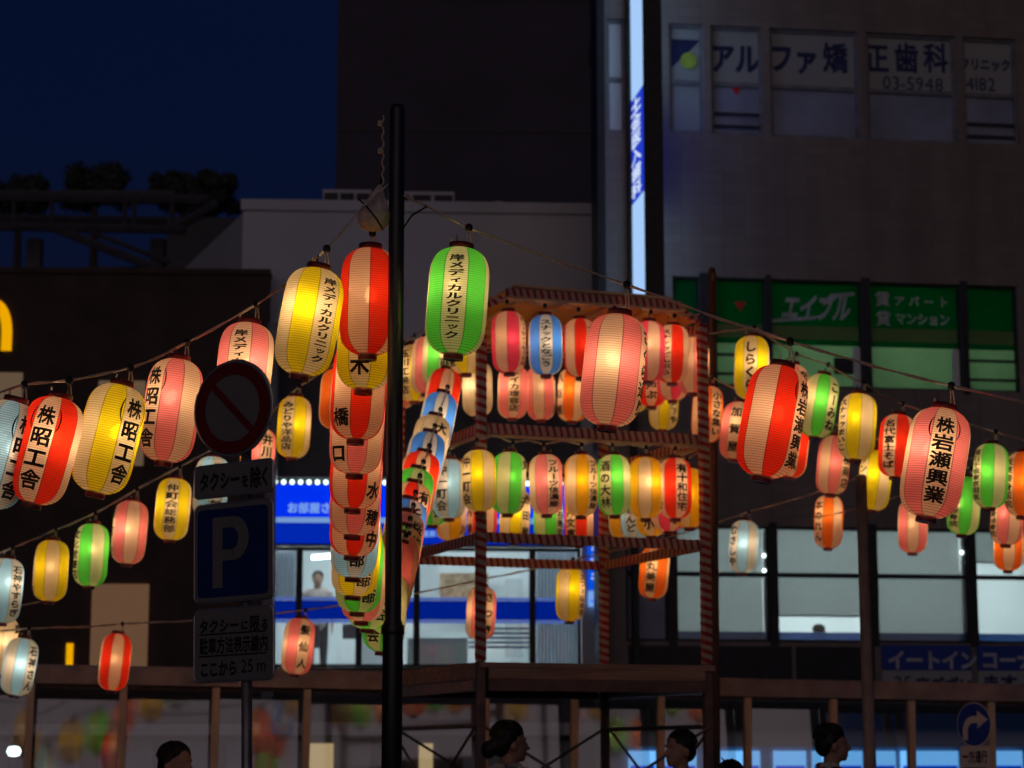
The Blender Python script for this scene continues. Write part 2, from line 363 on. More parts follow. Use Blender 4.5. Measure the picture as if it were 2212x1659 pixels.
# clinic windows
for i, (u0, u1, z0, z1) in enumerate(dent+[strip]):
    f = frame_mb(u0, u1, z0, z1, 0.045, 0.05, 0.13); zm = z0+(z1-z0)*0.47
    f.box(u0+0.045, u1-0.045, 0.05, 0.12, zm-0.03, zm+0.03)
    w = f.build('window', M['frame_grey'], R.root)
    p = MB(); p.box(u0+0.045, u1-0.045, 0.09, 0.1, zm+0.03, z1-0.045); p.build('pane', M['room'] if i == 5 else M['film'], w)
    p = MB(); p.box(u0+0.045, u1-0.045, 0.092, 0.1, z0+0.045, zm-0.03); p.build('pane', (M['room'] if i == 5 else M['film']) if i in (0, 5) else M['panel_slate'], w)
    if i in (1, 4):
        for q in (0.12, 0.3): p = MB(); p.box(u0+0.05, u1-0.05, 0.04, 0.06, z0+q, z0+q+0.035); p.build('guard_rail', M['frame_dark'], w)
z0, z1 = dent[0][2], dent[0][3]; hh = z1-z0
def rtext(s, x, y, h_px, m, name='lettering', wsc=1.0, sp=1.0, yoff=0.086, F=R, slant=0.0):
    u, z = F.uv(x, y); return flat_text(name, s, m, F.root, u, z, h_px*F.P.y/FPX*1.02, yoff, wsc, sp, slant=slant)
for s, x in (('アル', 1536), ('ファ', 1664), ('矯', 1782), ('正', 1872), ('歯', 1936), ('科', 2000)):
    rtext(s, x, 152, 72, M['letter_navy'], wsc=0.8)
rtext('クリニック', 2078, 146, 30, M['letter_navy'], wsc=0.8)
rtext('03-5948', 1910, 192, 44, M['letter_navy'], wsc=0.95, sp=1.0); rtext('-4182', 2078, 194, 44, M['letter_navy'], wsc=0.9)
u, z = R.uv(1450, 145); lg = MB(); s = 0.44
lg.prism([(u, z), (u+s, z+s), (u, z+s)], 0.082, 0.086)
lg.build('logo', M['letter_navy'], R.root)
lg = MB(); n = 20; cxu, czu = u+0.27, z+0.13
lg.prism([(cxu+0.12*cos(2*pi*k/n), czu+0.12*sin(2*pi*k/n)) for k in range(n)], 0.07, 0.08); lg.build('logo_dot', M['letter_lime'], R.root)
def triangle(x, y, yo):
    u, z = R.uv(x, y); t = MB(); t.prism([(u-0.085, z+0.07), (u, z-0.07), (u+0.085, z+0.07)], yo-0.004, yo); return t.build('access_mark', M['red_mark'], R.root)
triangle(1594, 192, 0.085); triangle(1602, 660, 0.085)
# letting agency windows: green film over the upper part, lit from the room behind
GF = paper('green_film', (0.0, 0.3, 0.11), (0.0, 0.08, 0.03), 0.0); GF2 = paper('pale_green_film', (0.6, 0.82, 0.55), (0.12, 0.28, 0.14), 0.0)
GW = paper('olive_band', (0.17, 0.24, 0.1), (0.2, 0.22, 0.15), 0.0)
z0, z1 = grn[0][2], grn[0][3]; hz = z1-z0
for i, (u0, u1, _, _) in enumerate(grn):
    w = frame_mb(u0, u1, z0, z1, 0.03, 0.05, 0.14).build('window', M['frame_dark'], R.root)
    a, b = u0+0.03, u1-0.03
    zb = z1-0.42*hz
    p = MB(); p.box(a, b, 0.1, 0.105, zb, z1-0.03); p.build('pane', GF, w)
    if i:
        p = MB(); p.box(a, b, 0.1, 0.105, zb-0.19, zb); p.build('band', GW, w)
        zb -= 0.19
    p = MB(); p.box(a, b, 0.1, 0.105, zb-0.08, zb); p.build('band', GF, w)
    p = MB(); p.box(a, b, 0.1, 0.105, z0+0.03, zb-0.08); p.build('pane', GF2, w)
    if i in (0, 1, 4):
        for q in (0.15, 0.42): p = MB(); p.box(a, b, 0.03, 0.05, z0+q, z0+q+0.04); p.build('guard_rail', M['frame_dark'], w)
    if i in (2, 3):
        p = MB(); p.box(b-0.1, b, 0.06, 0.09, z0+0.03, zb-0.1); p.build('curtain', M['room'], w)
p = MB(); u, z = R.uv(1806, 806); p.box(u, u+0.27, 0.06, 0.09, z, z+0.23); p.build('fan_plate', M['frame_dark'], R.root)
rtext('エイブル', 1690, 688, 62, M['letter_grey'], wsc=0.62, yoff=0.094, slant=0.35)
sw = MB(); u, z = R.uv(1672, 694); sw.prism([(u, z), (u+0.6, z+0.06), (u+0.75, z+0.14), (u+0.62, z+0.11), (u, z+0.05)], 0.09, 0.094); sw.build('swash', M['letter_grey'], R.root)
sw = MB(); u, z = R.uv(1778, 656); sw.prism([(u, z), (u+0.1, z+0.02), (u+0.18, z+0.1), (u+0.48, z+0.15), (u+0.48, z+0.2), (u+0.14, z+0.16)], 0.09, 0.094); sw.build('swash', M['letter_grey'], R.root)
for s, x, y, h in (('賃', 1895, 658, 34), ('貸', 1897, 700, 34)): rtext(s, x, y, h, M['letter_grey'], yoff=0.094)
rtext('アパート', 1936, 658, 24, M['letter_grey'], yoff=0.094, sp=1.4); rtext('マンション', 1938, 698, 28, M['letter_grey'], yoff=0.094, wsc=0.9)
# room of the agency floor with its lamps
def room(F, u0, u1, z0, z1, depth, lamps, m, y0=0.32, lampm=None, name='shop_room', lamp_w=1.2):
    b = MB(); t = 0.05
    b.box(u0, u1, y0+depth, y0+depth+t, z0, z1); b.box(u0, u1, y0, y0+depth, z1, z1+t); b.box(u0, u1, y0, y0+depth, z0-t, z0)
    b.box(u0-t, u0, y0, y0+depth, z0, z1); b.box(u1, u1+t, y0, y0+depth, z0, z1)
    o = b.build(name, m, F.root)
    for (lu, ly) in lamps:
        l = MB(); l.box(lu-lamp_w/2, lu+lamp_w/2, ly-0.12, ly+0.12, z1-0.07, z1-0.005); l.build('ceiling_lamp', lampm or LAMPW, o)
    return o
room(R, grn[0][0]-0.1, grn[-1][1]+0.1, z0-0.5, z1+0.3, 3.0, [(grn[0][0]+0.8+1.5*k, 1.5) for k in range(4)], M['room'], lampm=LAMPG)
# eat-in floor
z0, z1 = low[0][2], low[0][3]; hz = z1-z0; zm = z0+0.58*hz
BL = paper('roller_blind', (0.42, 0.46, 0.45), (0.5, 0.52, 0.5), 0.0)
SF = paper('blue_sticker_band', (0.25, 0.36, 0.6), (0.2, 0.3, 0.5), 0.35)
for i, (u0, u1, _, _) in enumerate(low):
    f = frame_mb(u0, u1, z0, z1, 0.035, 0.04, 0.14); f.box(u0+0.035, u1-0.035, 0.04, 0.13, zm-0.03, zm+0.03)
    w = f.build('window', M['frame_dark'], R.root)
    p = MB(); p.box(u0+0.035, u1-0.035, 0.08, 0.086, zm+0.03, z1-0.035); p.build('pane', M['glass'] if i else M['panel_slate'], w)
    p = MB(); p.box(u0+0.035, u1-0.035, 0.08, 0.086, z0+0.035, zm-0.03); p.build('pane', M['glass'] if i else M['panel_slate'], w)
    if i == 0: continue
    p = MB(); p.box(u0+0.035, u1-0.035, 0.088, 0.092, z0+0.035, z0+0.3*0.5*hz*0.6); p.build('sticker_band', SF, w)
    lo = {1: z0+0.04, 2: z0+0.235*hz, 3: z0+0.04, 4: z0+0.72*hz}[i]
    p = MB()
    n = 6
    for q in range(n):
        a = lo+(z1-lo)*q/n; b = lo+(z1-lo)*(q+1)/n
        p.add([(u0+0.03, 0.2+0.004*(q % 2), a), (u1-0.06, 0.2+0.004*(q % 2), a), (u1-0.06, 0.2+0.004*((q+1) % 2), b), (u0+0.03, 0.2+0.004*((q+1) % 2), b)], [(0, 1, 2, 3)])
    bl = p.build('roller_blind', BL, w)
    p = MB(); p.tube([(u0+0.03, 0.2, lo), (u1-0.06, 0.2, lo)], 0.014); p.build('blind_rail', M['room'], bl)
    if i < 4:
        p = MB(); p.box(u1-0.055, u1-0.035, 0.15, 0.17, z0+0.05, z1-0.05); p.build('sash_edge', M['room'], w)
        for q in ((0.62, 0.75) if i == 1 else (0.8,)):
            p = MB(); p.lathe([(0.001, -0.022), (0.016, -0.016), (0.022, 0), (0.016, 0.016), (0.001, 0.022)], 8, c=(u1-0.05, 0.12, z0+hz*q), cap=False); p.build('spot_lamp', LAMPW, w)
er = room(R, low[1][0]-0.05, 9.4, z0-0.55, z1+0.5, 5.0, [(low[1][0]+0.8+1.45*k, yy) for k in range(5) for yy in (1.6, 3.8)], M['room'], lampm=LAMPE)
u0 = low[4][0]
p = MB(); p.box(u0+0.42, u0+0.46, 1.2, 3.6, z0-0.5, z1+0.45); p.build('partition', M['room'], er)
d = MB(); d.box(u0+0.34, u0+0.419, 1.6, 2.4, z0-0.5, z0+1.12); dd = d.build('door', M['room_grey'], er)
d = MB(); d.box(u0+0.325, u0+0.339, 1.85, 2.0, z0+0.25, z0+0.8); d.build('door_window', M['frame_dark'], dd)
# lower dark panels and the eat-in notice
zl = 2.35
p = MB(); u0 = R.uv(1352, 1400)[0]; u1 = R.uv(1892, 1400)[0]
for i in range(3):
    a = u0+(u1-u0)*i/3; b = u0+(u1-u0)*(i+1)/3
    q = MB(); q.box(a+0.03, b-0.03, -0.03, -0.003, zl+0.03, z0-0.06); q.build('spandrel_panel', M['frame_dark'], R.root)
u0, u1, a, b = R.rect(1904, 1394, 2096, 1448); c0, c1, ca, cb = R.rect(2110, 1394, 2330, 1448)
for (x0, x1) in ((u0, u1), (c0, c1)):
    q = MB(); q.box(x0, x1, -0.03, -0.003, a, b); q.build('notice_panel', M['blue_panel'], R.root)
    q = MB(); q.box(x0, x1, -0.028, -0.003, a-0.33, a-0.004); q.build('notice_panel', M['film'], R.root)
rtext('イートイン', 1916, 1446, 42, M['letter_grey'], yoff=-0.034, wsc=0.95); rtext('コーナー', 2118, 1446, 42, M['letter_grey'], yoff=-0.034, wsc=0.95)
rtext('25', 1930, 1496, 44, M['letter_navy'], yoff=-0.034, wsc=0.9); rtext('席ござい', 1976, 1496, 34, M['letter_navy'], yoff=-0.034, wsc=0.95); rtext('ます', 2120, 1496, 40, M['letter_navy'], yoff=-0.034)
# ground floor shop: dark fascia and light blue lit panels
q = MB(); q.box(R.uv(1300, 1500)[0], 9.5, -0.25, 0.3, 1.95, 2.345); q.build('fascia', M['frame_dark'], R.root)
q = MB(); q.box(R.uv(1300, 1500)[0], 9.5, -0.05, 0.3, 1.7, 1.95); q.build('lintel_beam', M['room_grey'], R.root)
SHOPB = emit('shop_panel', (0.17, 0.5, 1.0), 1.05); SHOPD = emit('shop_letter', (0.0, 0.06, 0.8), 0.8)
xs = [(1362, 1420), (1428, 1508), (1534, 1646), (1676, 1746), (1760, 1868), (1884, 1940), (1952, 2076), (2150, 2215)]
for (a, b) in xs:
    u0, u1 = R.uv(a, 1640)[0], R.uv(b, 1640)[0]
    q = MB(); q.box(u0, u1, 0.1, 0.14, 0.4, R.uv(a, 1622)[1]); sp = q.build('lit_panel', SHOPB, R.root)
    q = MB(); q.box(u0+0.02, u1-0.02, 0.09, 0.098, 1.3, R.uv(a, 1654)[1]); q.build('lit_stripe', SHOPD, sp)
q = MB(); q.box(R.uv(1300, 1500)[0], 9.5, 0.16, 0.3, 0.0, 1.7); q.build('base_wall', M['panel_slate'], R.root)
# columns at the left end of the front
q = MB(); q.box(R.uv(1354, 300)[0], R.uv(1366, 300)[0], -0.16, -0.003, 2.4, ztop); q.build('column', M['frame_dark'], R.root)
q = MB(); q.box(R.uv(1288, 300)[0]-0.02, uL-0.003, -0.2, 0.3, 0, ztop); q.build('column', M['frame_dark'], R.root)

# ---- projecting lit sign on the office building
SW = emit('sign_lit_white', (0.4, 0.63, 1.0), 0.95); SB = emit('sign_lit_blue', (0.02, 0.06, 0.75), 0.8); SL = emit('sign_lit_letter', (0.7, 0.82, 1.0), 0.95)
us = R.uv(1377, 300)[0]
sroot = empty('projecting_sign', R.P + R.u*us, R.a)
tag(sroot, 'tall narrow lit sign sticking out beside the clinic windows, white with a blue middle', 'sign')
zA = R.uv(1380, 690, -0.6)[1]; zB = R.uv(1380, 425, -0.6)[1]; zC = R.uv(1380, 200, -0.6)[1]; zD = 13.0
q = MB(); q.box(-0.1, 0.1, -0.95, -0.02, zA, zD); q.build('cabinet', M['frame_dark'], sroot)
q = MB(); q.box(-0.11, 0.15, -0.99, -0.955, zA-0.02, zD+0.02); q.build('cabinet_edge', M['frame_dark'], sroot)
for sx in (-1, 1):
    for (a, b, m) in ((zA+0.02, zB-0.01, SW), (zB+0.01, zC-0.01, SB), (zC+0.01, zD-0.02, SW)):
        q = MB(); q.box(min(sx*0.103, sx*0.115), max(sx*0.103, sx*0.115), -0.95, -0.04, a, b); q.build('lit_face', m, sroot)
txt = empty('sign_text', (0, 0, 0), 0, sroot); bpy.data.objects.remove(txt)
def side_text(s, zt, h, wy, xo):              # characters stacked down the left face of the projecting sign
    mb = MB(); z = zt
    for ch in s:
        vs, fs = glyph(ch)
        z -= h*1.05
        mb.add([(xo, -0.5-(vx-0.5)*wy, z+(vy+0.1)*h) for vx, vy in vs], fs)
    return mb.build('lettering', SL, sroot)
side_text('土金医入歯科', zC-0.03, (zC-zB)/6.6, 0.66, -0.12)
for z in (zA+0.8, zC+1.2): q = MB(); q.box(-0.05, 0.05, -0.03, 0.0, z, z+0.2); q.build('bracket', M['frame_dark'], sroot)

# ---- white building with the blue shop front in the middle
B = Front('shop_building', 588, 31.0, 3, 'low white building with a bright blue lit shop front on its upper floor', 'building')
uA, uB = B.uv(524, 500)[0], B.uv(1287, 500)[0]
zt = B.uv(900, 436)[1]; zb = B.uv(900, 735)[1]
q = MB(); q.box(uA, uB, 0.0, 7.0, zb, zt-0.16); q.build('wall', M['wall_white'], B.root)
q = MB(); q.box(uA-0.03, uB+0.05, -0.05, 7.0, zt-0.158, zt); q.build('parapet', M['wall_white'], B.root)
q = MB()
for k in range(1, 10): q.box(uA+(uB-uA)*k/10-0.012, uA+(uB-uA)*k/10+0.012, -0.006, -0.001, zb+0.02, zt-0.17)
q.build('joint_strip', M['wall_white'], B.root)
q = MB(); q.add([(uA-0.001, 0.0, zb), (uA-0.001, 0, zt-0.2), (uA-1.6, 5.0, zt-0.2), (uA-1.6, 5.0, zb)], [(0, 1, 2, 3)]); q.add([(uA-1.6, 5.0, zb), (uA-1.6, 5.0, zt-0.2), (uA-1.6, 7, zt-0.2), (uA-1.6, 7, zb)], [(0, 1, 2, 3)])
q.build('side_wall', M['wall_white'], B.root)
s0, s1, za, zs = B.rect(588, 1036, 1252, 1182)
q = MB(); q.box(uA-0.4, uB+0.05, 0.02, 0.4, zs+0.03, zb-0.003); q.build('dark_fascia', M['wall_dark'], B.root)
# rooftop plant
for (x0, x1, y0) in ((692, 800, 400), (840, 985, 404)):
    a, b = B.uv(x0, 430)[0], B.uv(x1, 430)[0]; h = B.uv(x0, y0)[1]-zt+0.2
    fr = MB(); n = 3; 
    fr.box(a, b, 1.0, 1.9, zt, zt+h)
    o = fr.build('air_conditioner', M['wall_white'], B.root)
    for k in range(n):
        g = MB(); c0 = a+(b-a)*(k+0.08)/n; c1 = a+(b-a)*(k+0.92)/n; g.box(c0, c1, 0.97, 0.997, zt+0.05, zt+h-0.06); g.build('grille', M['frame_dark'], o)
a = B.uv(1085, 430)[0]
q = MB(); q.lathe([(0.25, 0), (0.25, 0.12), (0.22, 0.22), (0.13, 0.3), (0.02, 0.33)], 16, c=(a, 1.2, zt)); q.build('roof_vent', M['wall_white'], B.root, True)
# lit blue fascia sign
BS1 = emit('blue_sign_bright', (0.0, 0.03, 0.85), 1.0); BS2 = emit('blue_sign_deep', (0.0, 0.02, 0.42), 1.0); BSL = emit('blue_sign_line', (0.22, 0.42, 0.85), 0.75)
BST = emit('blue_sign_text', (0.2, 0.4, 0.9), 0.9); DOT = emit('led_white', (0.75, 1.0, 1.0), 2.2)
fs = MB(); fs.box(s0, s1, -0.25, 0.0, za, zs-0.05); fsign = fs.build('fascia_sign', M['frame_dark'], B.root)
zm1 = B.uv(800, 1100)[1]; 
zl1 = B.uv(650, 1121)[1]; zl0 = B.uv(650, 1133)[1]
q = MB(); q.box(s0+0.01, s1-0.01, -0.262, -0.252, zl1, zs-0.11); q.build('lit_face', BS1, fsign)
q = MB(); q.box(s0+0.01, s1-0.01, -0.262, -0.252, zl0, zl1-0.004); q.build('lit_line', BSL, fsign)
q = MB(); q.box(s0+0.01, s1-0.01, -0.262, -0.252, za+0.02, zl0-0.004); q.build('lit_face', BS2, fsign)
dots = MB(); dots.lathe([(0.002, -0.036), (0.025, -0.026), (0.036, 0), (0.025, 0.026), (0.002, 0.036)], 10, cap=False)
dm = dots.mesh('led_bulb', DOT, True); nd = 37
for k in range(nd):
    o = link('led_bulb', dm, fsign); o.location = (s0+0.05+(s1-s0-0.1)*k/(nd-1), -0.27, zs-0.08)
u, z = B.uv(620, 1108, -0.27); flat_text('lettering', 'お部屋さがし', BST, fsign, u, z, 0.155, -0.267)
u, z = B.uv(860, 1108, -0.27); flat_text('lettering', 'お部屋さがし情報', BST, fsign, u, z, 0.155, -0.267)
u, z = B.uv(1100, 1168, -0.27); flat_text('lettering', '営業中', BSL, fsign, u, z, 0.1, -0.267)
u, z = B.uv(880, 1160, -0.27); flat_text('lettering', 'お部屋探し', BST, fsign, u, z, 0.1, -0.267)
# windows of the shop floor
z0 = B.uv(800, 1442)[1]; z1 = za-0.01
zb0, zb1 = B.uv(800, 1346)[1], B.uv(800, 1290)[1]
xs = [588, 646, 776, 900, 1150, 1254]
BB1 = emit('blue_band', (0.0, 0.012, 0.22), 1.0); BB2 = emit('blue_band_edge', (0.07, 0.12, 0.36), 1.0)
for i in range(5):
    u0, u1 = B.uv(xs[i], 1300)[0], B.uv(xs[i+1], 1300)[0]
    w = frame_mb(u0, u1, z0, z1, 0.045, -0.06, 0.06).build('window', M['frame_dark'], B.root)
    p = MB(); p.box(u0+0.045, u1-0.045, 0.0, 0.008, z0+0.045, z1-0.045); p.build('pane', M['glass'], w)
    p = MB(); p.box(u0+0.045, u1-0.045, -0.012, -0.004, zb0+0.05, zb1-0.05); p.build('band', BB1, w)
    for zz0 in (zb0, zb1-0.046): p = MB(); p.box(u0+0.045, u1-0.045, -0.012, -0.004, zz0, zz0+0.046); p.build('band_edge', BB2, w)
_u, _z = B.uv(698, 1203, 2.0); B_l = Vector((_u-0.17, 2.0, _z-0.01)); B_r = Vector((_u+0.17, 2.0, _z+0.02))
sr = room(B, B.uv(588, 1300)[0]-0.0, B.uv(1254, 1300)[0], z0-0.6, z1+0.95, 4.5, [(0.75+0.95*k, yy) for k in range(4) for yy in (1.0, 3.2)], M['room'], y0=0.42, lampm=LAMPB, lamp_w=0.7)
q = MB(); q.tube([B_l, B_r], 0.035, 8); q.build('hanging_lamp', LAMPW, sr)
def inroom(name, x0, y0, x1, y1, d, th, m):
    u0, u1, a, b = B.rect(x0, y0, x1, y1, d); q = MB(); q.box(u0, u1, d, d+th, a, b); return q.build(name, m, sr)
inroom('notice_board', 950, 1238, 1055, 1320, 4.6, 0.06, M['corkboard'])
inroom('doorway', 1092, 1250, 1128, 1420, 4.6, 0.06, M['room_grey'])
inroom('partition', 905, 1190, 948, 1440, 3.0, 0.1, M['room'])
inroom('cabinet', 776, 1360, 830, 1445, 2.6, 0.5, M['room_grey'])
inroom('counter', 880, 1378, 1010, 1450, 1.2, 0.5, M['room_grey'])
inroom('poster', 660, 1350, 690, 1400, 0.7, 0.02, M['film']); inroom('poster', 740, 1348, 772, 1380, 0.7, 0.02, M['film'])
q = MB(); u0, u1, a, b = B.rect(1158, 1190, 1250, 1440, 0.8)
n = 24
for k in range(n):
    xa = u0+(u1-u0)*k/n; xb = u0+(u1-u0)*(k+1)/n; ya = 0.8+0.05*(k % 2); yb = 0.8+0.05*((k+1) % 2)
    q.add([(xa, ya, a), (xb, yb, a), (xb, yb, b), (xa, ya, b)], [(0, 1, 2, 3)])
q.build('curtain', M['curtain'], sr)
q = MB(); u0, u1, a, b = B.rect(596, 1190, 640, 1290, 0.9)
for k in range(12):
    xa = u0+(u1-u0)*k/12; xb = u0+(u1-u0)*(k+1)/12; q.add([(xa, 0.9+0.05*(k % 2), a), (xb, 0.9+0.05*((k+1) % 2), a), (xb, 0.9+0.05*((k+1) % 2), b), (xa, 0.9+0.05*(k % 2), b)], [(0, 1, 2, 3)])
q.build('curtain', M['curtain'], sr)
q = MB(); u0, u1, a, b = B.rect(1012, 1350, 1148, 1400, 0.7)
for k in range(5): q = MB(); q.box(u0, u1, 0.7, 0.74, a+(b-a)*k/5, a+(b-a)*k/5+0.03); q.build('shelf_edge', M['blue_panel'], sr)
q = MB(); q.box(s0-0.3, uB+0.05, 0.02, 0.4, 0, z0-0.003); q.build('base_wall', M['wall_dark'], B.root)
q = MB(); q.box(s0-0.3, uB+0.05, -0.5, 0.0, B.uv(800, 1588)[1], B.uv(800, 1562)[1]); q.build('awning', M['room_grey'], B.root)
DW = emit('doorway_glow', (1.0, 0.72, 0.35), 0.55)
for (x0_, x1_) in ((668, 720), (905, 935)):
    u0, u1 = B.uv(x0_, 1640)[0], B.uv(x1_, 1640)[0]; q = MB(); q.box(u0, u1, -0.03, 0.0, 0.0, B.uv(x0_, 1606)[1]); q.build('lit_doorway', DW, B.root)
for (x0_, x1_) in ((600, 650), (740, 800), (1000, 1080), (1140, 1230)):
    u0, u1 = B.uv(x0_, 1640)[0], B.uv(x1_, 1640)[0]; q = MB(); q.box(u0, u1, -0.03, 0.0, 0.0, B.uv(x0_, 1600)[1]); q.build('shutter_panel', M['room_grey'], B.root)
# side column with the small vertical sign
q = MB(); a, b = B.uv(1257, 1300)[0], B.uv(1298, 1300)[0]; q.box(a, b, -0.06, 0.4, 2.4, zb-0.01); q.build('column', M['wall_white'], B.root)
u0, u1, a, b = B.rect(1271, 1172, 1297, 1274, -0.1); q = MB(); q.box(u0, u1, -0.14, -0.065, a, b); so = q.build('vertical_sign', emit('small_sign_blue', (0.0, 0.1, 0.9), 0.8), B.root)
c0, c1, c, d = B.rect(1271, 1277, 1297, 1310, -0.1); q = MB(); q.box(c0, c1, -0.14, -0.065, c, d); so2 = q.build('vertical_sign', BST, B.root)
zz = b
for ch in 'ミニミニ':
    zz -= 0.135; flat_text('lettering', ch, SL, so, u0+0.03, zz, 0.12, -0.144)
flat_text('lettering', 'ヘヤ', BS1, so2, c0+0.02, c+0.04, 0.065, -0.144)

# ---- tall dark tower block behind
T = Front('tower_block', 708, 46, 2, 'tall plain dark tower block rising behind the low white building', 'building')
q = MB(); a, b = 0.0, T.uv(1330, 300)[0]; q.box(a, b, 0, 12, 0, 24); q.build('wall', M['wall_tower'], T.root)
q = MB()
for k in range(1, 8): q.box(a+0.01, b-0.01, -0.02, -0.001, 3.0*k-0.04, 3.0*k+0.04)
q.build('floor_line', M['wall_dark'], T.root)

# ---- dark brown restaurant on the left
L = Front('restaurant_building', 565, 30.6, 2, 'low dark brown building behind the left lanterns with tan wall panels', 'building')
a = L.uv(-500, 900)[0]; zt = L.uv(300, 592)[1]
q = MB(); q.box(a, -0.32, 0, 8, 2.3, zt); q.box(-0.32, -0.02, 0, 0.3, 2.3, zt); q.build('wall', M['wall_brown'], L.root)
q = MB(); q.box(a, 0.0, -0.04, 0.3, zt+0.002, zt+0.08); q.build('parapet', M['wall_brown'], L.root)
q = MB(); q.box(-0.02+0.003, 0.13, -0.12, 0.3, 0, L.uv(565, 700)[1]); q.build('column', M['frame_grey'], L.root)
LITB = emit('lit_blind', (0.16, 0.085, 0.045), 0.75)
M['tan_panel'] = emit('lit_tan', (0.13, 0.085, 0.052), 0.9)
for (x0, y0, x1, y1) in ((-60, 806, 46, 1002), (212, 824, 312, 1006), (198, 1262, 320, 1440)):
    u0, u1, z0, z1 = L.rect(x0, y0, x1, y1); q = MB(); q.box(u0, u1, -0.06, -0.003, z0, z1); q.build('wall_panel', M['tan_panel'], L.root) if y0 < 1200 else q.build('lit_blind', LITB, L.root)
q = MB(); q.box(a, -0.02, 0.02, 0.3, 0, 2.296); q.build('base_wall', M['wall_dark'], L.root)
q = MB(); q.box(a, -0.1, -0.5, 0.0, L.uv(300, 1588)[1], L.uv(300, 1566)[1]); q.build('awning', M['room_grey'], L.root)
for (x0_, x1_) in ((-40, 20), (95, 170), (215, 330), (360, 470), (490, 550)):
    u0, u1 = L.uv(x0_, 1640)[0], L.uv(x1_, 1640)[0]; q = MB(); q.box(u0, u1, -0.03, 0.015, 0.0, L.uv(x0_, 1602)[1]); q.build('shutter_panel', M['panel_slate'], L.root)
YEL = emit('yellow_sign', (1.0, 0.45, 0.0), 0.85)
ar = empty('arch_sign', L.P, 0); tag(ar, 'yellow lit rounded letter stroke cut off by the left edge of the picture', 'sign')
u, z = L.uv(11, 755, -0.1); wd = pxm(22, 30.6)
pts = [(u, z)] + [(u+0.19*(cos(q)-1)*1.05, z+0.26+0.42*sin(q)) for q in [radians(d) for d in range(0, 181, 15)]] + [(u-0.4, z)]
q = MB()
outl = [];  inl = []
for i, p in enumerate(pts):
    p0 = Vector(pts[max(0, i-1)]); p1 = Vector(pts[min(len(pts)-1, i+1)]); t = (p1-p0).normalized(); nn = Vector((t.y, -t.x)); outl.append((p[0]+nn.x*wd/2, p[1]+nn.y*wd/2)); inl.append((p[0]-nn.x*wd/2, p[1]-nn.y*wd/2))
for i in range(len(pts)-1): q.prism([outl[i], outl[i+1], inl[i+1], inl[i]][::-1], -0.16, -0.08)
q.build('letter_stroke', YEL, ar)
q = MB(); q.box(u-0.25, u-0.15, -0.075, -0.002, z+0.1, z+0.2); q.build('bracket', M['frame_dark'], ar)
u0, u1, z0, z1 = L.rect(144, 1390, 158, 1440); q = MB(); q.box(u0, u1, -0.12, -0.05, z0, z1); o = q.build('bar_light', YEL)
o.location = L.P; tag(o, 'small upright yellow light bar low on the dark brown wall', 'light')

# ---- elevated walkway and trees beyond, dark against the sky
wk = empty('elevated_walkway', at(250, 560, 60), 0.0); tag(wk, 'dark elevated steel walkway with stairs against the evening sky', 'bridge')
def wl_(x, y): p = at(x, y, 60) - wk.location; return p
def bar(name, x0, y0, x1, y1, r, d=0.0):
    q = MB(); a, b = wl_(x0, y0), wl_(x1, y1); a.y += d; b.y += d; q.tube([a, b], r, 6); q.build(name, M['far_steel'], wk)
bar('girder', -60, 424, 450, 432, 0.16); bar('girder', -60, 487, 400, 496, 0.14); bar('girder', -60, 424, 450, 432, 0.12, 2.5)
for x in (30, 112, 270, 290, 372): bar('post', x, 424, x, 492, 0.07)
bar('stair_beam', 110, 490, 350, 585, 0.14); bar('stair_beam', 150, 484, 365, 566, 0.08); bar('stair_beam', 360, 500, 470, 440, 0.14)
q = MB(); a0, b0 = wl_(360, 512), wl_(545, 470); q.box(a0.x, b0.x, 0, 4, -6, b0.z); q.build('stair_tower', M['far_steel'], wk)
q = MB(); a0, b0 = wl_(170, 575), wl_(370, 560); q.box(a0.x, b0.x, 0.5, 4, -8, b0.z-0.1); q.build('landing', M['far_steel'], wk)
q = MB(); a0, b0 = wl_(-80, 424), wl_(380, 404); q.box(a0.x, b0.x, -0.05, 0.05, a0.z, b0.z-0.1); q.build('parapet', M['far_steel'], wk)
for x in (60, 330):
    q = MB(); p = wl_(x, 500); q.box(p.x-0.2, p.x+0.2, 0.8, 1.2, -wk.location.z, p.z); q.build('pier', M['far_steel'], wk)
def leafy_tree(x, yc, rx, rz, Y, label):
    p = at(x, yc, Y); base = Vector((p.x, p.y, 0)); t = empty('tree', base, 0); tag(t, label, 'tree', 'trees beyond the walkway')
    tr = MB(); tr.tube([(0, 0, 0), (0.15, 0, p.z*0.5), (0, 0, p.z)], [0.3, 0.22, 0.1], 8)
    for k in range(5): q = 2*pi*k/5; tr.tube([(0, 0, p.z-0.6), (rx*0.5*cos(q), rx*0.5*sin(q), p.z+rz*0.3)], [0.1, 0.03], 6)
    tr.build('trunk', M['bark'], t)
    c = MB(); rnd = random.Random(int(x*7))
    cl = [Vector((rnd.uniform(-0.75, 0.75)*rx, rnd.uniform(-0.75, 0.75)*rx, p.z+rnd.uniform(-0.6, 0.75)*rz)) for _ in range(26)]
    for _ in range(6500):
        o = rnd.choice(cl); d = Vector((rnd.gauss(0, 1), rnd.gauss(0, 1), rnd.gauss(0, 1))).normalized()*rnd.uniform(0.3, 1)*rx*0.36
        a = Vector((rnd.gauss(0, 1), rnd.gauss(0, 1), rnd.gauss(0, 1))).normalized()*0.1; b = a.cross(d).normalized()*0.05
        q = o+d; c.add([q-a, q+b, q+a, q-b], [(0, 1, 2, 3)])
    c.build('crown', M['foliage'], t)
leafy_tree(205, 405, 1.15, 0.7, 70, 'rounded dark tree crown rising highest behind the elevated walkway')
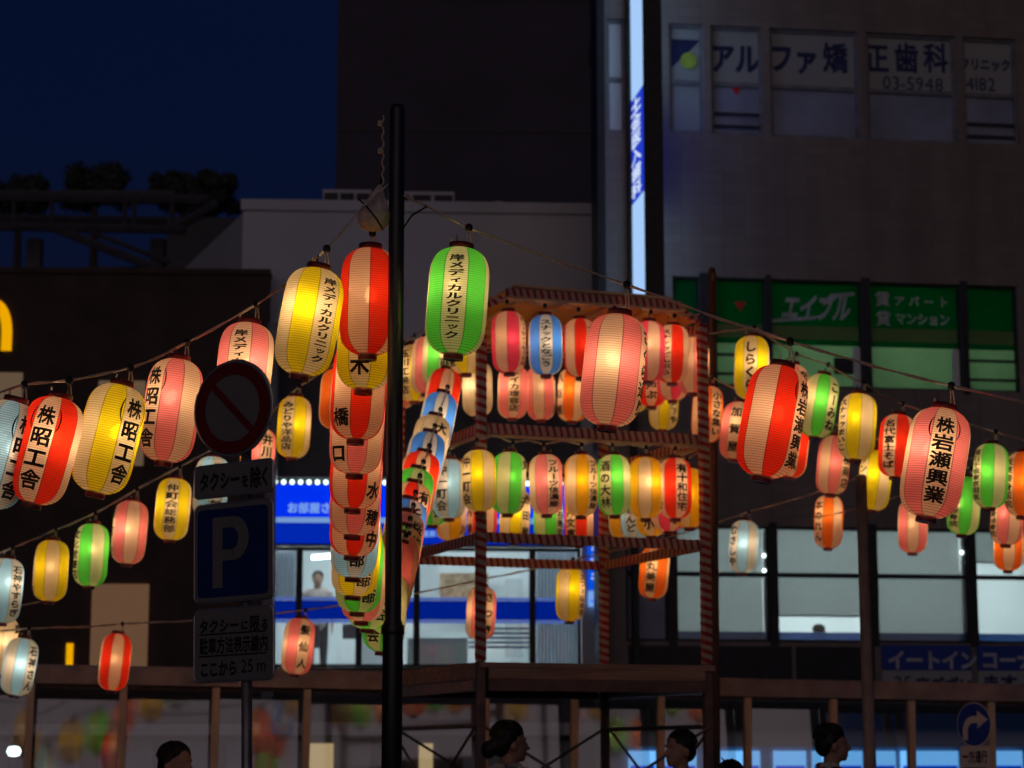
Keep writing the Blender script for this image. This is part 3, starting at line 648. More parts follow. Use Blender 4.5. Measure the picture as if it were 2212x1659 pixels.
leafy_tree(395, 420, 1.0, 0.6, 68, 'dark tree between the walkway and the stair tower, lower and flatter')
leafy_tree(462, 425, 0.8, 0.75, 66, 'dark tree at the corner of the white building, spiky on top')
leafy_tree(40, 430, 1.1, 0.5, 70, 'low dark tree over the walkway railing near the left picture edge')

#PART3
# ------------------------------------------------------------------ glass walled shelter with timber posts
sa, sb = at(-220, 1437, 19.8), at(2420, 1486, 21.8)
ztop = 2.42
S0 = Vector((sa.x, sa.y, 0)); S1 = Vector((sb.x, sb.y, 0)); Lsh = (S1-S0).length; ash = atan2(S1.y-S0.y, S1.x-S0.x)
sh = empty('glass_shelter', S0, ash); sh.rotation_euler.y = 0.0135; tag(sh, 'long low walkway shelter with a brown roof edge, timber posts and glass panes', 'shelter')
def shel(x, y=1560):                          # distance along the shelter front seen at picture column x
    r = ray(x, y); n = Vector((-sin(ash), cos(ash), 0)); o = Vector((0, 0, CAMZ)); t = (S0-o).dot(n)/r.dot(n); return ((o+r*t)-S0).dot(Vector((cos(ash), sin(ash), 0)))
q = MB(); q.bbox(0, Lsh, -0.12, 0.1, ztop-0.17, ztop, 0.01); q.build('roof_edge', M['post_brown'], sh)
q = MB(); q.box(0, Lsh, 0.103, 2.6, ztop-0.09, ztop-0.03); q.build('roof', M['brown_steel'], sh)
q = MB(); q.box(0, Lsh, -0.02, 0.05, ztop-0.205, ztop-0.173); q.build('top_rail', M['brown_steel'], sh)
pm = MB(); pm.bbox(-0.035, 0.035, -0.06, 0.02, 0, ztop-0.175, 0.006); pme = pm.mesh('post', M['timber'])
cols = [-140, 58, 258, 458, 655, 848, 1040, 1232, 1418, 1605, 1790, 1958, 2130, 2310]
us_ = [shel(x) for x in cols]
for u in us_: o = link('post', pme, sh); o.location = (u, -0.035, 0)
for i in range(len(us_)-1):
    q = MB(); tl = -0.25 - 0.025*((i*5) % 3)   # backward lean added to the panes so they mirror the lanterns
    u0, u1 = us_[i]+0.04, us_[i+1]-0.04
    q.add([(u0, 0.0, 0.1), (u1, 0.0, 0.1), (u1, -tl+0.0, ztop-0.207), (u0, -tl+0.0, ztop-0.207)], [(0, 1, 2, 3)])
    q.build('pane', M['shelter_glass'], sh)
q = MB(); q.box(0, Lsh, -0.03, 0.05, 0.0, 0.1); q.build('sill', M['brown_steel'], sh)

# street lamp glimpsed low on the left
p = at(30, 1623, 27); lp = empty('street_lamp', (p.x, p.y, 0)); tag(lp, 'low white street lamp glowing beyond the glass shelter at the left', 'lamp')
q = MB(); q.tube([(0, 0, 0), (0, 0, p.z-0.1)], 0.04); q.build('pole', M['brown_steel'], lp)
q = MB(); q.lathe([(0.01, -0.06), (0.06, -0.05), (0.085, 0), (0.06, 0.05), (0.01, 0.06)], 28, c=(0, 0, p.z)); q.build('lamp_head', emit('street_white', (0.75, 0.95, 1.0), 6), lp, True)

# ------------------------------------------------------------------ festival tower
zdeck = at(1038, 1427, 16.0).z; zdeck0 = at(1038, 1492, 16.0).z
FL = at(1038, 1427, 16.0); FR = at(1527, 1435, 16.64)
FL = Vector((FL.x, FL.y, 0)); FR = Vector((FR.x, FR.y, 0))
wv = (FR-FL); TW = wv.length; ta = atan2(wv.y, wv.x); TD = 1.97
tw = empty('festival_tower', FL, ta); tag(tw, 'wooden festival drum tower on scaffold posts wrapped in red and white striped tape', 'tower')
def tz(y): return at(1038, y, 16.0).z        # heights read at the front left post
zb2, zb3, zr = tz(1160), tz(924), tz(672)     # centres of the beams
zroof = tz(632)
TLM = Matrix.Translation(FL) @ Matrix.Rotation(ta, 4, 'Z')
def tpt(u, v, z): return TLM @ Vector((u*TW, v*TD, z))
corners = {'fl': (0, 0), 'fr': (TW, 0), 'bl': (0, TD), 'br': (TW, TD)}
PW = 0.035
up = MB(); up.bbox(-PW, PW, -PW, PW, 0, zr-zdeck+0.03, 0.008); upm = up.mesh('wrapped_post', M['tape_post'])
lo = MB(); lo.bbox(-PW*0.9, PW*0.9, -PW*0.9, PW*0.9, 0, zdeck-0.002, 0.006); lom = lo.mesh('scaffold_leg', M['brown_steel'])
ft = MB(); ft.box(-0.09, 0.09, -0.09, 0.09, 0, 0.02); ftm = ft.mesh('foot_plate', M['steel'])
for (x, y) in corners.values():
    o = link('wrapped_post', upm, tw); o.location = (x, y, zdeck)
    o = link('scaffold_leg', lom, tw); o.location = (x, y, 0)
    f = link('foot_plate', ftm, o); f.location = (0, 0, -0.0)
def beam(x0, y0, x1, y1, z, hgt=0.075, th=0.035, inset=0.04, m='tape_beam', name='wrapped_beam', z2=None):
    a = Vector((x0, y0, z)); b = Vector((x1, y1, z if z2 is None else z2)); d = b-a; Ln = d.length - 2*inset
    q = MB(); q.bbox(-Ln/2, Ln/2, -th/2, th/2, -hgt/2, hgt/2, 0.005); o = q.build(name, M[m], tw)
    o.location = (a+b)/2; yaw = atan2(d.y, d.x); o.rotation_euler = (0, -atan2(d.z, sqrt(d.x**2+d.y**2)), yaw); return o
for z in (zb2, zb3):
    beam(0, 0, TW, 0, z); beam(0, TD, TW, TD, z); beam(0, 0, 0, TD, z, m='tape_side'); beam(TW, 0, TW, TD, z, m='tape_side')
# wooden ledgers just under the middle beams
beam(0, -0.01, TW, -0.01, zb3-0.055, 0.02, 0.03, 0.04, 'batten', 'ledger'); beam(0, 0, 0, TD, zb3-0.055, 0.02, 0.03, 0.04, 'batten', 'ledger'); beam(TW, 0, TW, TD, zb3-0.055, 0.02, 0.03, 0.04, 'batten', 'ledger')
# roof: side beams at post height, shorter front and back beams raised between slanting braces
beam(0, 0, 0, TD, zr, m='tape_side'); beam(TW, 0, TW, TD, zr, m='tape_side')
i0, i1 = 0.2, TW-0.17
for y in (0, TD):
    beam(i0, y, i1, y, zroof+0.02, 0.066, 0.04, 0.0); 
    beam(i0, y-0.005, i1, y-0.005, zroof-0.024, 0.02, 0.05, 0.0, 'batten', 'eave_batten'); beam(i0+0.05, y, i1-0.1, y, zroof+0.07, 0.022, 0.05, 0.0, 'batten', 'eave_batten')
    beam(0.0, y, i0, y, zr+0.03, 0.05, 0.035, 0.02, 'tape_beam', 'brace', zroof-0.02); beam(TW, y, i1, y, zr+0.03, 0.05, 0.035, 0.02, 'tape_beam', 'brace', zroof-0.02)
q = MB(); npl = 6                               # plywood roof sheets
for k in range(npl):
    a = i0+(i1-i0)*k/npl; b = i0+(i1-i0)*(k+1)/npl
    s = MB(); s.box(a+0.004, b-0.004, 0.03, TD-0.03, zroof+0.028, zroof+0.042); s.build('roof_sheet', M['plywood'], tw)
for (xa, za, xb, zb_) in ((0.02, zr+0.055, i0, zroof+0.03), (i1, zroof+0.03, TW-0.02, zr+0.055)):
    s = MB(); s.add([(xa, 0.03, za), (xb, 0.03, zb_), (xb, TD-0.03, zb_), (xa, TD-0.03, za), (xa, 0.03, za+0.014), (xb, 0.03, zb_+0.014), (xb, TD-0.03, zb_+0.014), (xa, TD-0.03, za+0.014)], [(0,3,2,1),(4,5,6,7),(0,1,5,4),(1,2,6,5),(2,3,7,6),(3,0,4,7)])
    s.build('roof_sheet', M['plywood'], tw)
for k in range(4):
    x = i0+(i1-i0)*(k+0.5)/4; beam(x, 0.02, x, TD-0.02, zroof+0.008, 0.036, 0.04, 0.0, 'batten', 'rafter')
# deck of boards on joists
nb = 9
for k in range(nb):
    a = -0.06+(TD+0.12)*k/nb; b = -0.06+(TD+0.12)*(k+1)/nb
    s = MB(); s.box(-0.02, TW+0.04, a+0.004, b-0.004, zdeck-0.05, zdeck-0.012+0.004*(k % 3)); s.build('deck_board', M['plank'], tw)
hdk = (zdeck-zdeck0)
for y in (-0.05, TD+0.05):
    s = MB(); s.bbox(0.045, TW-0.045, y-0.02, y+0.02, zdeck-0.13, zdeck-0.054, 0.005); s.build('deck_beam', M['plank'], tw)
    s = MB(); s.bbox(0.045, TW-0.045, y-0.025, y+0.025, zdeck0+0.0, zdeck-0.134, 0.005); s.build('deck_beam', M['brown_steel'], tw)
for x in (-0.02, TW+0.02):
    s = MB(); s.bbox(x-0.02, x+0.02, 0.04, TD-0.04, zdeck-0.13, zdeck-0.054, 0.005); s.build('deck_beam', M['plank'], tw)
    s = MB(); s.bbox(x-0.03, x+0.03, 0.04, TD-0.04, zdeck0, zdeck-0.134, 0.005); s.build('deck_beam', M['steel'], tw)
for k in range(3):
    x = TW*(k+1)/4; s = MB(); s.box(x-0.025, x+0.025, 0.0, TD, zdeck-0.14, zdeck-0.052); s.build('joist', M['plank'], tw)
# cross bracing of the scaffold
def cross(x0, y0, x1, y1):
    for (za, zb_) in ((0.75, zdeck0-0.25), (zdeck0-0.25, 0.75)):
        s = MB(); s.tube([(x0, y0, za), (x1, y1, zb_)], 0.012, 6); s.build('cross_brace', M['brown_steel'], tw)
cross(0, -0.035, TW, -0.045); cross(0, TD+0.035, TW, TD+0.045); cross(-0.035, 0, -0.045, TD); cross(TW+0.035, 0, TW+0.045, TD)
for z in (0.75, zdeck0-0.25):
    for x in (0, TW): q = MB(); q.tube([(x, 0.0, z), (x, TD, z)], 0.018, 8); q.build('side_rail', M['brown_steel'], tw)

# ------------------------------------------------------------------ black steel pole with the tied bag
PY = 9.1
pb = at(846, 1640, PY); pt = at(848, 228, PY)
pole = empty('black_pole', (pb.x, pb.y, 0)); tag(pole, 'tall black steel pole in the foreground that carries the lantern strings', 'pole')
zc = at(846, 1345, PY).z
q = MB(); r1 = pxm(18, PY); r0 = pxm(21.8, PY)
q.lathe([(r0, 0), (r0, zc-0.02), (r1+0.004, zc), (r1, zc+0.01), (r1*0.95, pt.z-0.02), (r1*0.8, pt.z)], 24); q.build('shaft', M['black_steel'], pole, True)
q = MB(); q.lathe([(r0+0.004, zc-0.05), (r0+0.006, zc-0.045), (r0+0.006, zc-0.015), (r0+0.003, zc-0.01)], 24, cap=False); q.build('collar', M['black_steel'], pole, True)
q = MB(); q.lathe([(0.0, 0), (0.03, 0), (0.05, 0.012), (0.08, 0.02)], 20, c=(0, 0, 0.0), cap=False); q.box(-0.11, 0.11, -0.11, 0.11, 0, 0.015); q.build('base_plate', M['black_steel'], pole)
for y in (1465, 1475):
    q = MB(); z = at(823, y, PY).z; q.lathe([(0.006, 0), (0.006, 0.012)], 6, c=(-r0-0.004, -0.01, z)); q.build('bolt', M['steel'], pole)
# wire tied along the pole
wire = MB(); pts = []
for k in range(40):
    y = 250+150*k/39; p = at(827+2*sin(k*0.9), y, PY-0.03); pts.append(p)
wire.tube(pts, 0.004, 6)
for y in (266, 326): 
    p = at(822, y, PY-0.03); wire.lathe([(0.002, -0.014), (0.012, -0.01), (0.014, 0), (0.011, 0.01), (0.002, 0.014)], 10, c=p, cap=False)
o = wire.build('tie_wire', M['cord']); tag(o, 'thin tie wire with two knots running up the top of the black pole', 'wire')
# bag hanging beside the pole
bc = at(806, 466, PY-0.02); bag = empty('cloth_bag', bc - Vector((0, 0, 0.07))); tag(bag, 'wrinkled pale plastic bag tied to the black pole above the red lantern', 'bag')
q = MB(); ht = pxm(108, PY); prof = []
for k in range(22):
    t = k/21; r = 0.066*(sin(pi*min(1, (t*1.02)**0.55))**0.75 if t < 1 else 0)+0.006; 
    r = 0.068*sqrt(max(0, 1-((t-0.3)/0.3)**2)) if t < 0.3 else 0.068*(1-((t-0.3)/0.7))**0.9+0.006
    prof.append((max(0.004, r), ht*t))
n = 40; vs = []; fs = []
for i, (r, z) in enumerate(prof):
    for k_ in range(n):
        a = 2*pi*k_/n; t = i/21
        rr = r*(1+0.10*t*sin(7*a+z*30)+0.08*noise.noise(Vector((cos(a)*2, sin(a)*2, z*22))))
        vs.append((rr*cos(a)+0.03*t*t, rr*sin(a)*0.75, z))
for i in range(len(prof)-1):
    for k_ in range(n): fs.append((i*n+k_, i*n+(k_+1) % n, (i+1)*n+(k_+1) % n, (i+1)*n+k_))
fs.append(tuple(range(n-1, -1, -1)))
q.add(vs, fs); q.build('sack', M['bag'], bag, True)
q = MB(); q.tube([(0.02, 0, ht*0.8), (0.03, 0.0, ht), (0.04, 0.01, ht+0.07)], 0.006, 8); q.tube([(-0.06, -0.06, 0.13), (-0.02, -0.062, 0.09), (0.02, -0.055, 0.04), (0.045, -0.03, 0.0)], 0.004, 6); q.build('tie', M['rubber'], bag)

# ------------------------------------------------------------------ road sign post on the left
SY = 8.5
sp0 = at(525, 1600, SY); spz = at(505, 800, SY).z
sg = empty('road_sign', (sp0.x, sp0.y, 0), radians(-30)); sg.rotation_euler.y = -0.027; tag(sg, 'stack of four road sign plates on a grey post, round no entry sign on top', 'road sign')
q = MB(); q.tube([(0.04, 0.03, 0), (0.04, 0.03, spz)], 0.021, 16); q.lathe([(0.022, 0), (0.012, 0.012)], 16, c=(0.04, 0.03, spz)); q.build('post', M['sign_back'], sg, True)
def zat(y): return at(497, y, SY).z
def xat(x): return (x-497)/FPX*SY*1.0/0.8
zc = zat(878); R0 = pxm(106, SY)
n = 48
def disc(name, r, y0, y1, m, parent=None):
    q = MB(); q.prism([(r*cos(2*pi*k/n), zc+r*sin(2*pi*k/n)) for k in range(n)], y0, y1); return q.build(name, m, parent or sg)
rp = disc('round_plate', R0, -0.004, 0.0, M['sign_back'])
rim = MB(); pr = [(R0*cos(2*pi*k/n), 0.0, zc+R0*sin(2*pi*k/n)) for k in range(n+1)]; rim.tube(pr, 0.005, 6, cap=False); rim.build('rim', M['sign_back'], rp)
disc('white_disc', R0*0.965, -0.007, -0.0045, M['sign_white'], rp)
q = MB(); ri, ro = R0*0.7, R0*0.955
for k in range(n):
    a, b = 2*pi*k/n, 2*pi*(k+1)/n
    q.prism([(ro*cos(a), zc+ro*sin(a)), (ro*cos(b), zc+ro*sin(b)), (ri*cos(b), zc+ri*sin(b)), (ri*cos(a), zc+ri*sin(a))], -0.0095, -0.0075)
q.build('red_ring', M['sign_red'], rp)
q = MB(); d = R0*0.72; w_ = R0*0.075; s2 = sqrt(.5)
q.prism([(-d*s2-w_*s2, zc+d*s2-w_*s2), (d*s2-w_*s2, zc-d*s2-w_*s2), (d*s2+w_*s2, zc-d*s2+w_*s2), (-d*s2+w_*s2, zc+d*s2+w_*s2)], -0.0093, -0.0076); q.build('red_slash', M['sign_red'], rp)
def rounded(x0, x1, z0, z1, r, k=5):
    P = []
    for (cx_, cz_, a0) in ((x1-r, z0+r, -90), (x1-r, z1-r, 0), (x0+r, z1-r, 90), (x0+r, z0+r, 180)):
        for i in range(k+1): a = radians(a0+90*i/k); P.append((cx_+r*cos(a), cz_+r*sin(a)))
    return P
def plate(y0, y1, face, edge=0.006, r=0.03):
    za, zb_ = zat(y1), zat(y0); x0, x1 = xat(412), xat(582)
    q = MB(); q.prism(rounded(x0, x1, za, zb_, r), -0.003, 0.002); o = q.build('sign_plate', M['sign_back'], sg)
    q = MB(); q.tube([(p[0], 0.0, p[1]) for p in rounded(x0, x1, za, zb_, r)+[rounded(x0, x1, za, zb_, r)[0]]], 0.0045, 6, cap=False); q.build('rim', M['sign_back'], o)
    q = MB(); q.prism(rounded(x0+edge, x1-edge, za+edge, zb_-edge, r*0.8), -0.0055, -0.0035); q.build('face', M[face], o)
    return o, x0, x1, za, zb_
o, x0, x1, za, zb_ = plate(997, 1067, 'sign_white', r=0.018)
wP = x1-x0; hP = zb_-za
flat_text('lettering', 'タクシー', M['ink'], o, x0+0.07*wP, za+0.2*hP, 0.6*hP, -0.0065, wP*0.132/(0.6*hP)); flat_text('lettering', 'を', M['ink'], o, x0+0.61*wP, za+0.2*hP, 0.42*hP, -0.0065, 0.7)
flat_text('lettering', '除', M['ink'], o, x0+0.72*wP, za+0.14*hP, 0.7*hP, -0.0065, wP*0.14/(0.7*hP)); flat_text('lettering', 'く', M['ink'], o, x0+0.85*wP, za+0.18*hP, 0.62*hP, -0.0065, wP*0.12/(0.62*hP))
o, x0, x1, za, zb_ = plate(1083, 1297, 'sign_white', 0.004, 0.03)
q = MB(); q.prism(rounded(x0+0.02, x1-0.02, za+0.02, zb_-0.02, 0.02), -0.0075, -0.006); q.build('blue_face', M['sign_blue'], o)
wP = x1-x0; hP = zb_-za; xp, zp = x0+wP*0.25, za+hP*0.14; hp = hP*0.72; tw_ = hP*0.125; bw = wP*0.46
q = MB(); q.box(xp, xp+tw_, -0.0095, -0.008, zp, zp+hp)
outer = []; inner = []; rc = hp*0.31; cxp = xp+bw-rc*0.85; czp = zp+hp-rc
for k in range(13):
    a = radians(90-180*k/12); outer.append((cxp+rc*0.85*cos(a), czp+rc*sin(a))); inner.append((cxp-0.01+(rc*0.85-tw_*0.85)*cos(a), czp+(rc-tw_*0.9)*sin(a)))
for k in range(12): q.prism([outer[k], inner[k], inner[k+1], outer[k+1]], -0.0095, -0.008)
q.box(xp+tw_, cxp-0.002, -0.0095, -0.008, zp+hp-tw_*0.9, zp+hp); q.box(xp+tw_, cxp-0.002, -0.0095, -0.008, czp-rc, czp-rc+tw_*0.9)
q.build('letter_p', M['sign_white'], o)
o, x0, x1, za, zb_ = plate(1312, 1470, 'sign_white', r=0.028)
wP = x1-x0; hP = zb_-za; cwp = wP*0.118
def row(s, zf, hf, x, w): flat_text('lettering', s, M['ink'], o, x0+x*wP, za+zf*hP, hf*hP, -0.0065, w*wP/(hf*hP))
row('タクシー', 0.67, 0.2, 0.07, 0.128); row('に', 0.68, 0.15, 0.6, 0.1); row('限', 0.66, 0.23, 0.71, 0.13); row('る', 0.67, 0.16, 0.85, 0.1)
row('駐車方法表示線内', 0.38, 0.24, 0.08, 0.108); row('ここから', 0.07, 0.22, 0.08, 0.12); row('25', 0.08, 0.26, 0.6, 0.16); row('m', 0.08, 0.26, 0.8, 0.16)
for zf in (0.645, 0.345): q = MB(); q.box(x0+0.07*wP, x1-0.08*wP, -0.0068, -0.0058, za+zf*hP, za+zf*hP+0.006); q.build('rule_line', M['ink'], o)
for y in (930, 1030, 1110, 1270, 1340, 1440):
    q = MB(); z = zat(y); q.box(-0.03, 0.1, 0.003, 0.01, z-0.012, z+0.012); q.box(0.01, 0.07, 0.01, 0.056, z-0.012, z+0.012); q.build('bracket', M['sign_back'], sg)

# ------------------------------------------------------------------ right-turn sign low on the right
TY = 17.5
p = at(2107, 1640, TY); ts = empty('turn_sign', (p.x, p.y, 0), radians(-52)); tag(ts, 'round blue sign with a white right turn arrow above a small plate', 'road sign')
zc = at(2107, 1565, TY).z; r_ = pxm(47, TY)
q = MB(); q.tube([(0, 0.03, 0), (0, 0.03, zc+r_*0.8)], 0.022, 12); q.build('post', M['sign_back'], ts, True)
q = MB(); q.prism([(r_*cos(2*pi*k/n), zc+r_*sin(2*pi*k/n)) for k in range(n)], -0.002, 0.002); o = q.build('round_plate', M['plate_white'], ts)
q = MB(); q.prism([(0.95*r_*cos(2*pi*k/n), zc+0.95*r_*sin(2*pi*k/n)) for k in range(n)], -0.005, -0.003); q.build('blue_face', M['plate_blue'], o)
q = MB()
def S(a, b): return (a*r_, zc+b*r_)
q.prism([S(0.82, 0.22), S(0.22, 0.62), S(0.22, -0.18)][::1], -0.008, -0.006)
arc = [(radians(90+90*k/8)) for k in range(9)]
for k in range(8):
    a, b = arc[k], arc[k+1]; ox, oz = -0.02, -0.3
    q.prism([S(ox+0.62*cos(a), oz+0.68*sin(a)), S(ox+0.62*cos(b), oz+0.68*sin(b)), S(ox+0.34*cos(b), oz+0.36*sin(b)), S(ox+0.34*cos(a), oz+0.36*sin(a))], -0.008, -0.006)
q.prism([S(-0.64, -0.7), S(-0.36, -0.7), S(-0.36, -0.3), S(-0.64, -0.3)], -0.008, -0.006); q.prism([S(-0.02, 0.06), S(0.22, 0.06), S(0.22, 0.38), S(-0.02, 0.38)], -0.008, -0.006)
q.build('arrow', M['plate_white'], o)
w_ = pxm(31, TY)/cos(radians(40)); z1 = at(2107, 1612, TY).z; z0 = z1-0.32
q = MB(); q.prism(rounded(-w_, w_, z0, z1, 0.02), -0.003, 0.002); o = q.build('sign_plate', M['plate_white'], ts)
flat_text('lettering', '一方通行', M['ink'], o, -w_*0.85, z1-0.13, 0.1, -0.0045, w_*1.7/4/0.1)
q = MB(); q.box(-w_*0.75, w_*0.75, -0.006, -0.0045, z1-0.2, z1-0.165); q.build('rule_line', M['ink'], o)
for z in (zc, z1-0.08): q = MB(); q.box(-0.03, 0.03, 0.004, 0.03, z-0.02, z+0.02); q.build('bracket', M['sign_back'], ts)

# ------------------------------------------------------------------ timber poles that hold the far strings
def timber_pole(x0, y0, x1, Y, r, label, m='post_brown'):
    b = at(x1, 1650, Y); t = at(x0, y0, Y); o = empty('string_pole', (b.x, b.y, 0)); tag(o, label, 'pole', 'poles for the lantern strings')
    q = MB(); q.tube([(0, 0, 0), (t.x-b.x, 0, t.z)], [r, r*0.85], 14); q.lathe([(r*0.86, 0), (r*0.5, 0.015)], 14, c=(t.x-b.x, 0, t.z)); q.build('shaft', M[m], o, True)
    q = MB(); q.tube([(t.x-b.x, -r-0.01, t.z-0.1), (t.x-b.x, -r-0.06, t.z-0.06)], 0.008, 6); q.build('hook', M['steel'], o)
timber_pole(1860, 1030, 1882, 15.9, 0.047, 'brown timber pole standing right of the tower among the right hand lanterns')
timber_pole(1538, 582, 1545, 17.6, 0.034, 'thin dark pole rising just behind the right post of the tower', 'wall_brown')
#PART4
# ------------------------------------------------------------------ paper lanterns
LH = 0.505; LR = 0.125; Z0, Z1 = 0.024, LH-0.026
TINT = {'red': (1, 0.04, 0.012), 'yellow': (1, 0.78, 0.012), 'pink': (1, 0.27, 0.31), 'hot_pink': (1, 0.08, 0.2), 'green': (0.14, 0.8, 0.1),
        'pale_blue': (0.5, 0.82, 1.0), 'blue': (0.1, 0.36, 1.0), 'orange': (1, 0.2, 0.02), 'amber': (1, 0.52, 0.012), 'cream': (0.85, 0.7, 0.55)}
WORD = {'hot_pink': 'deep pink', 'pale_blue': 'pale blue'}
WHITE = (0.8, 0.63, 0.46)
PAPER = {}
for nm, T_ in TINT.items():
    PAPER[nm] = paper('paper_'+nm, T_, tuple(0.06+0.85*c for c in T_))
    PAPER[nm+'_rib'] = paper('rib_'+nm, tuple(c*0.55 for c in T_), tuple(0.12+0.2*c for c in T_), 0.0)
PAPER['white'] = paper('paper_white', WHITE, (0.84, 0.74, 0.62)); PAPER['white_rib'] = paper('rib_white', tuple(c*0.6 for c in WHITE), (0.3, 0.27, 0.24), 0.0)
BULB = {'warm': emit('bulb_warm', (1.0, 0.72, 0.38), 41.0), 'soft': emit('bulb_soft', (1.0, 0.7, 0.35), 35.0), 'strong': emit('bulb_strong', (1.0, 0.74, 0.4), 45.0), 'cool': emit('bulb_cool', (1.0, 0.86, 0.66), 37.0)}
def prof(t):                                  # t 0..1 from bottom ring to top ring
    s = -0.978 + (0.978+0.967)*t
    return LR*(1-abs(s)**5.6)**0.5
def shade_mesh(col, ribs):
    angs = []; slots = []
    for k in range(4):
        c0 = -90+90*k
        for d in (-22.5, -8, 8): angs.append(c0+d); slots.append(1)
        for d, sl in ((22.5, 2), (25, 0), (38, 0), (52, 0), (65, 2)): angs.append(c0+d); slots.append(sl)
    n = len(angs); rows = []
    for i in range(ribs):
        rows.append((i+0.0)/ribs); rows.append((i+0.2)/ribs); rows.append((i+0.6)/ribs)
    rows.append(1.0)
    mb = MB(); vs = []
    for i, t in enumerate(rows):
        r = prof(t)
        if i % 3 == 2: r += 0.0016
        z = Z0+(Z1-Z0)*t
        for a in angs: q = radians(a); vs.append((r*cos(q), r*sin(q), z))
    mb.v = vs
    for i in range(len(rows)-1):
        rib = (i % 3 == 0)
        for k in range(n):
            mb.f.append((i*n+k, i*n+(k+1) % n, (i+1)*n+(k+1) % n, (i+1)*n+k))
            s = slots[k]; mb.m.append({(0, False): 0, (1, False): 1, (2, False): 2, (0, True): 2, (1, True): 3, (2, True): 2}[(s, rib)])
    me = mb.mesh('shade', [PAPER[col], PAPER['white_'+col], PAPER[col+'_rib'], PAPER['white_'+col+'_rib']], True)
    return me
for nm, T_ in TINT.items():                   # bounce light from the coloured panels, tinted into the pale paper
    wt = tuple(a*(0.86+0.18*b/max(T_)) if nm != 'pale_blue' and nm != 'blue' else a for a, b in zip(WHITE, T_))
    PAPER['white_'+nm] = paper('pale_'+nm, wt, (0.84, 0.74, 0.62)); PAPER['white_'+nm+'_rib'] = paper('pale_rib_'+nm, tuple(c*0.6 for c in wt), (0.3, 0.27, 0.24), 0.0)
SH = {}
def shade(col, near):
    kx = (col, near)
    if kx not in SH: SH[kx] = shade_mesh(col, 46 if near else 34)
    return SH[kx]
def ring_mesh(name, r, h, th=0.004):
    mb = MB(); n = 28
    mb.lathe([(r-th, 0), (r, 0.0), (r+0.001, h*0.5), (r, h), (r-th, h), (r-th, 0)], n, cap=False); return mb.mesh(name, M['lacquer'], True)
TOPR = ring_mesh('top_ring', 0.051, 0.026); 
_b = MB(); _b.lathe([(0.041, 0), (0.042, 0.012), (0.041, 0.026), (0.037, 0.026), (0.037, 0.004), (0.012, 0.004)], 28, cap=False); _b.lathe([(0.041, 0), (0.012, 0.0), (0.012, 0.004)], 28, cap=False)
BOTR = _b.mesh('bottom_ring', M['lacquer'], True)
_b = MB(); _b.lathe([(0.002, -0.036), (0.018, -0.03), (0.028, -0.01), (0.027, 0.008), (0.016, 0.028), (0.012, 0.036)], 10, cap=False); BM = {k: None for k in BULB}
for k in BULB: BM[k] = _b.mesh('bulb', BULB[k], True)
_s = MB(); _s.lathe([(0.013, 0), (0.014, 0.04), (0.006, 0.046)], 10); _s.tube([(0, 0, 0.04), (0.0, 0, 0.2)], 0.003, 6); SOCK = _s.mesh('lamp_socket', M['rubber'], True)
def text_mesh(s):
    toks = []; i = 0
    while i < len(s):
        if s[i] == '(':
            j = s.index(')', i); toks.append(s[i:j+1]); i = j+1
        else: toks.append(s[i]); i += 1
    n = len(toks); mb = MB()
    za, zb_ = Z0+0.045, Z1-0.045
    h = min(0.088, (zb_-za)/max(n, 3)); w = min(0.088, max(0.066, h*1.9)); gap = ((zb_-za)-n*h)/max(1, n-1) if n > 1 else 0
    z = zb_ if n > 1 else (za+zb_)/2+h/2
    for tk in toks:
        z -= h
        chars = [(tk, 0.0, 1.0)] if len(tk) == 1 else [('(', -0.46, 0.7), (tk[1], 0.0, 0.85), (')', 0.46, 0.7)]
        for ch, off, sc in chars:
            vs, fs = glyph(ch); out = []
            xs_ = [v[0] for v in vs]; latin = ord(ch) < 256; xm = (min(xs_)+max(xs_))/2 if latin else 0.5
            small = ch in 'ィッャュョァェォ'
            for vx, vy in vs:
                a, b = (vx-xm), (vy-0.38)
                if ch in 'ー': a, b = b, -a
                if small: a, b = a*0.85+0.05, b*0.85+0.1
                if latin: a, b = a*1.0, b*1.25
                u = a*w*sc+off*w*1.45; zz = z+(b+0.5)*h*0.94
                t = min(1, max(0, (zz-Z0)/(Z1-Z0))); r = prof(t)+0.0028
                q = u/0.122; out.append((r*sin(q), -r*cos(q), zz))
            mb.add(out, fs)
        z -= gap
    return mb.mesh('lettering', M['ink'])
TXT = {}
ORD = ['first', 'second', 'third', 'fourth', 'fifth', 'sixth', 'seventh', 'eighth', 'ninth', 'tenth', 'eleventh', 'twelfth', 'thirteenth']
lr = random.Random(3)
HANG = {}
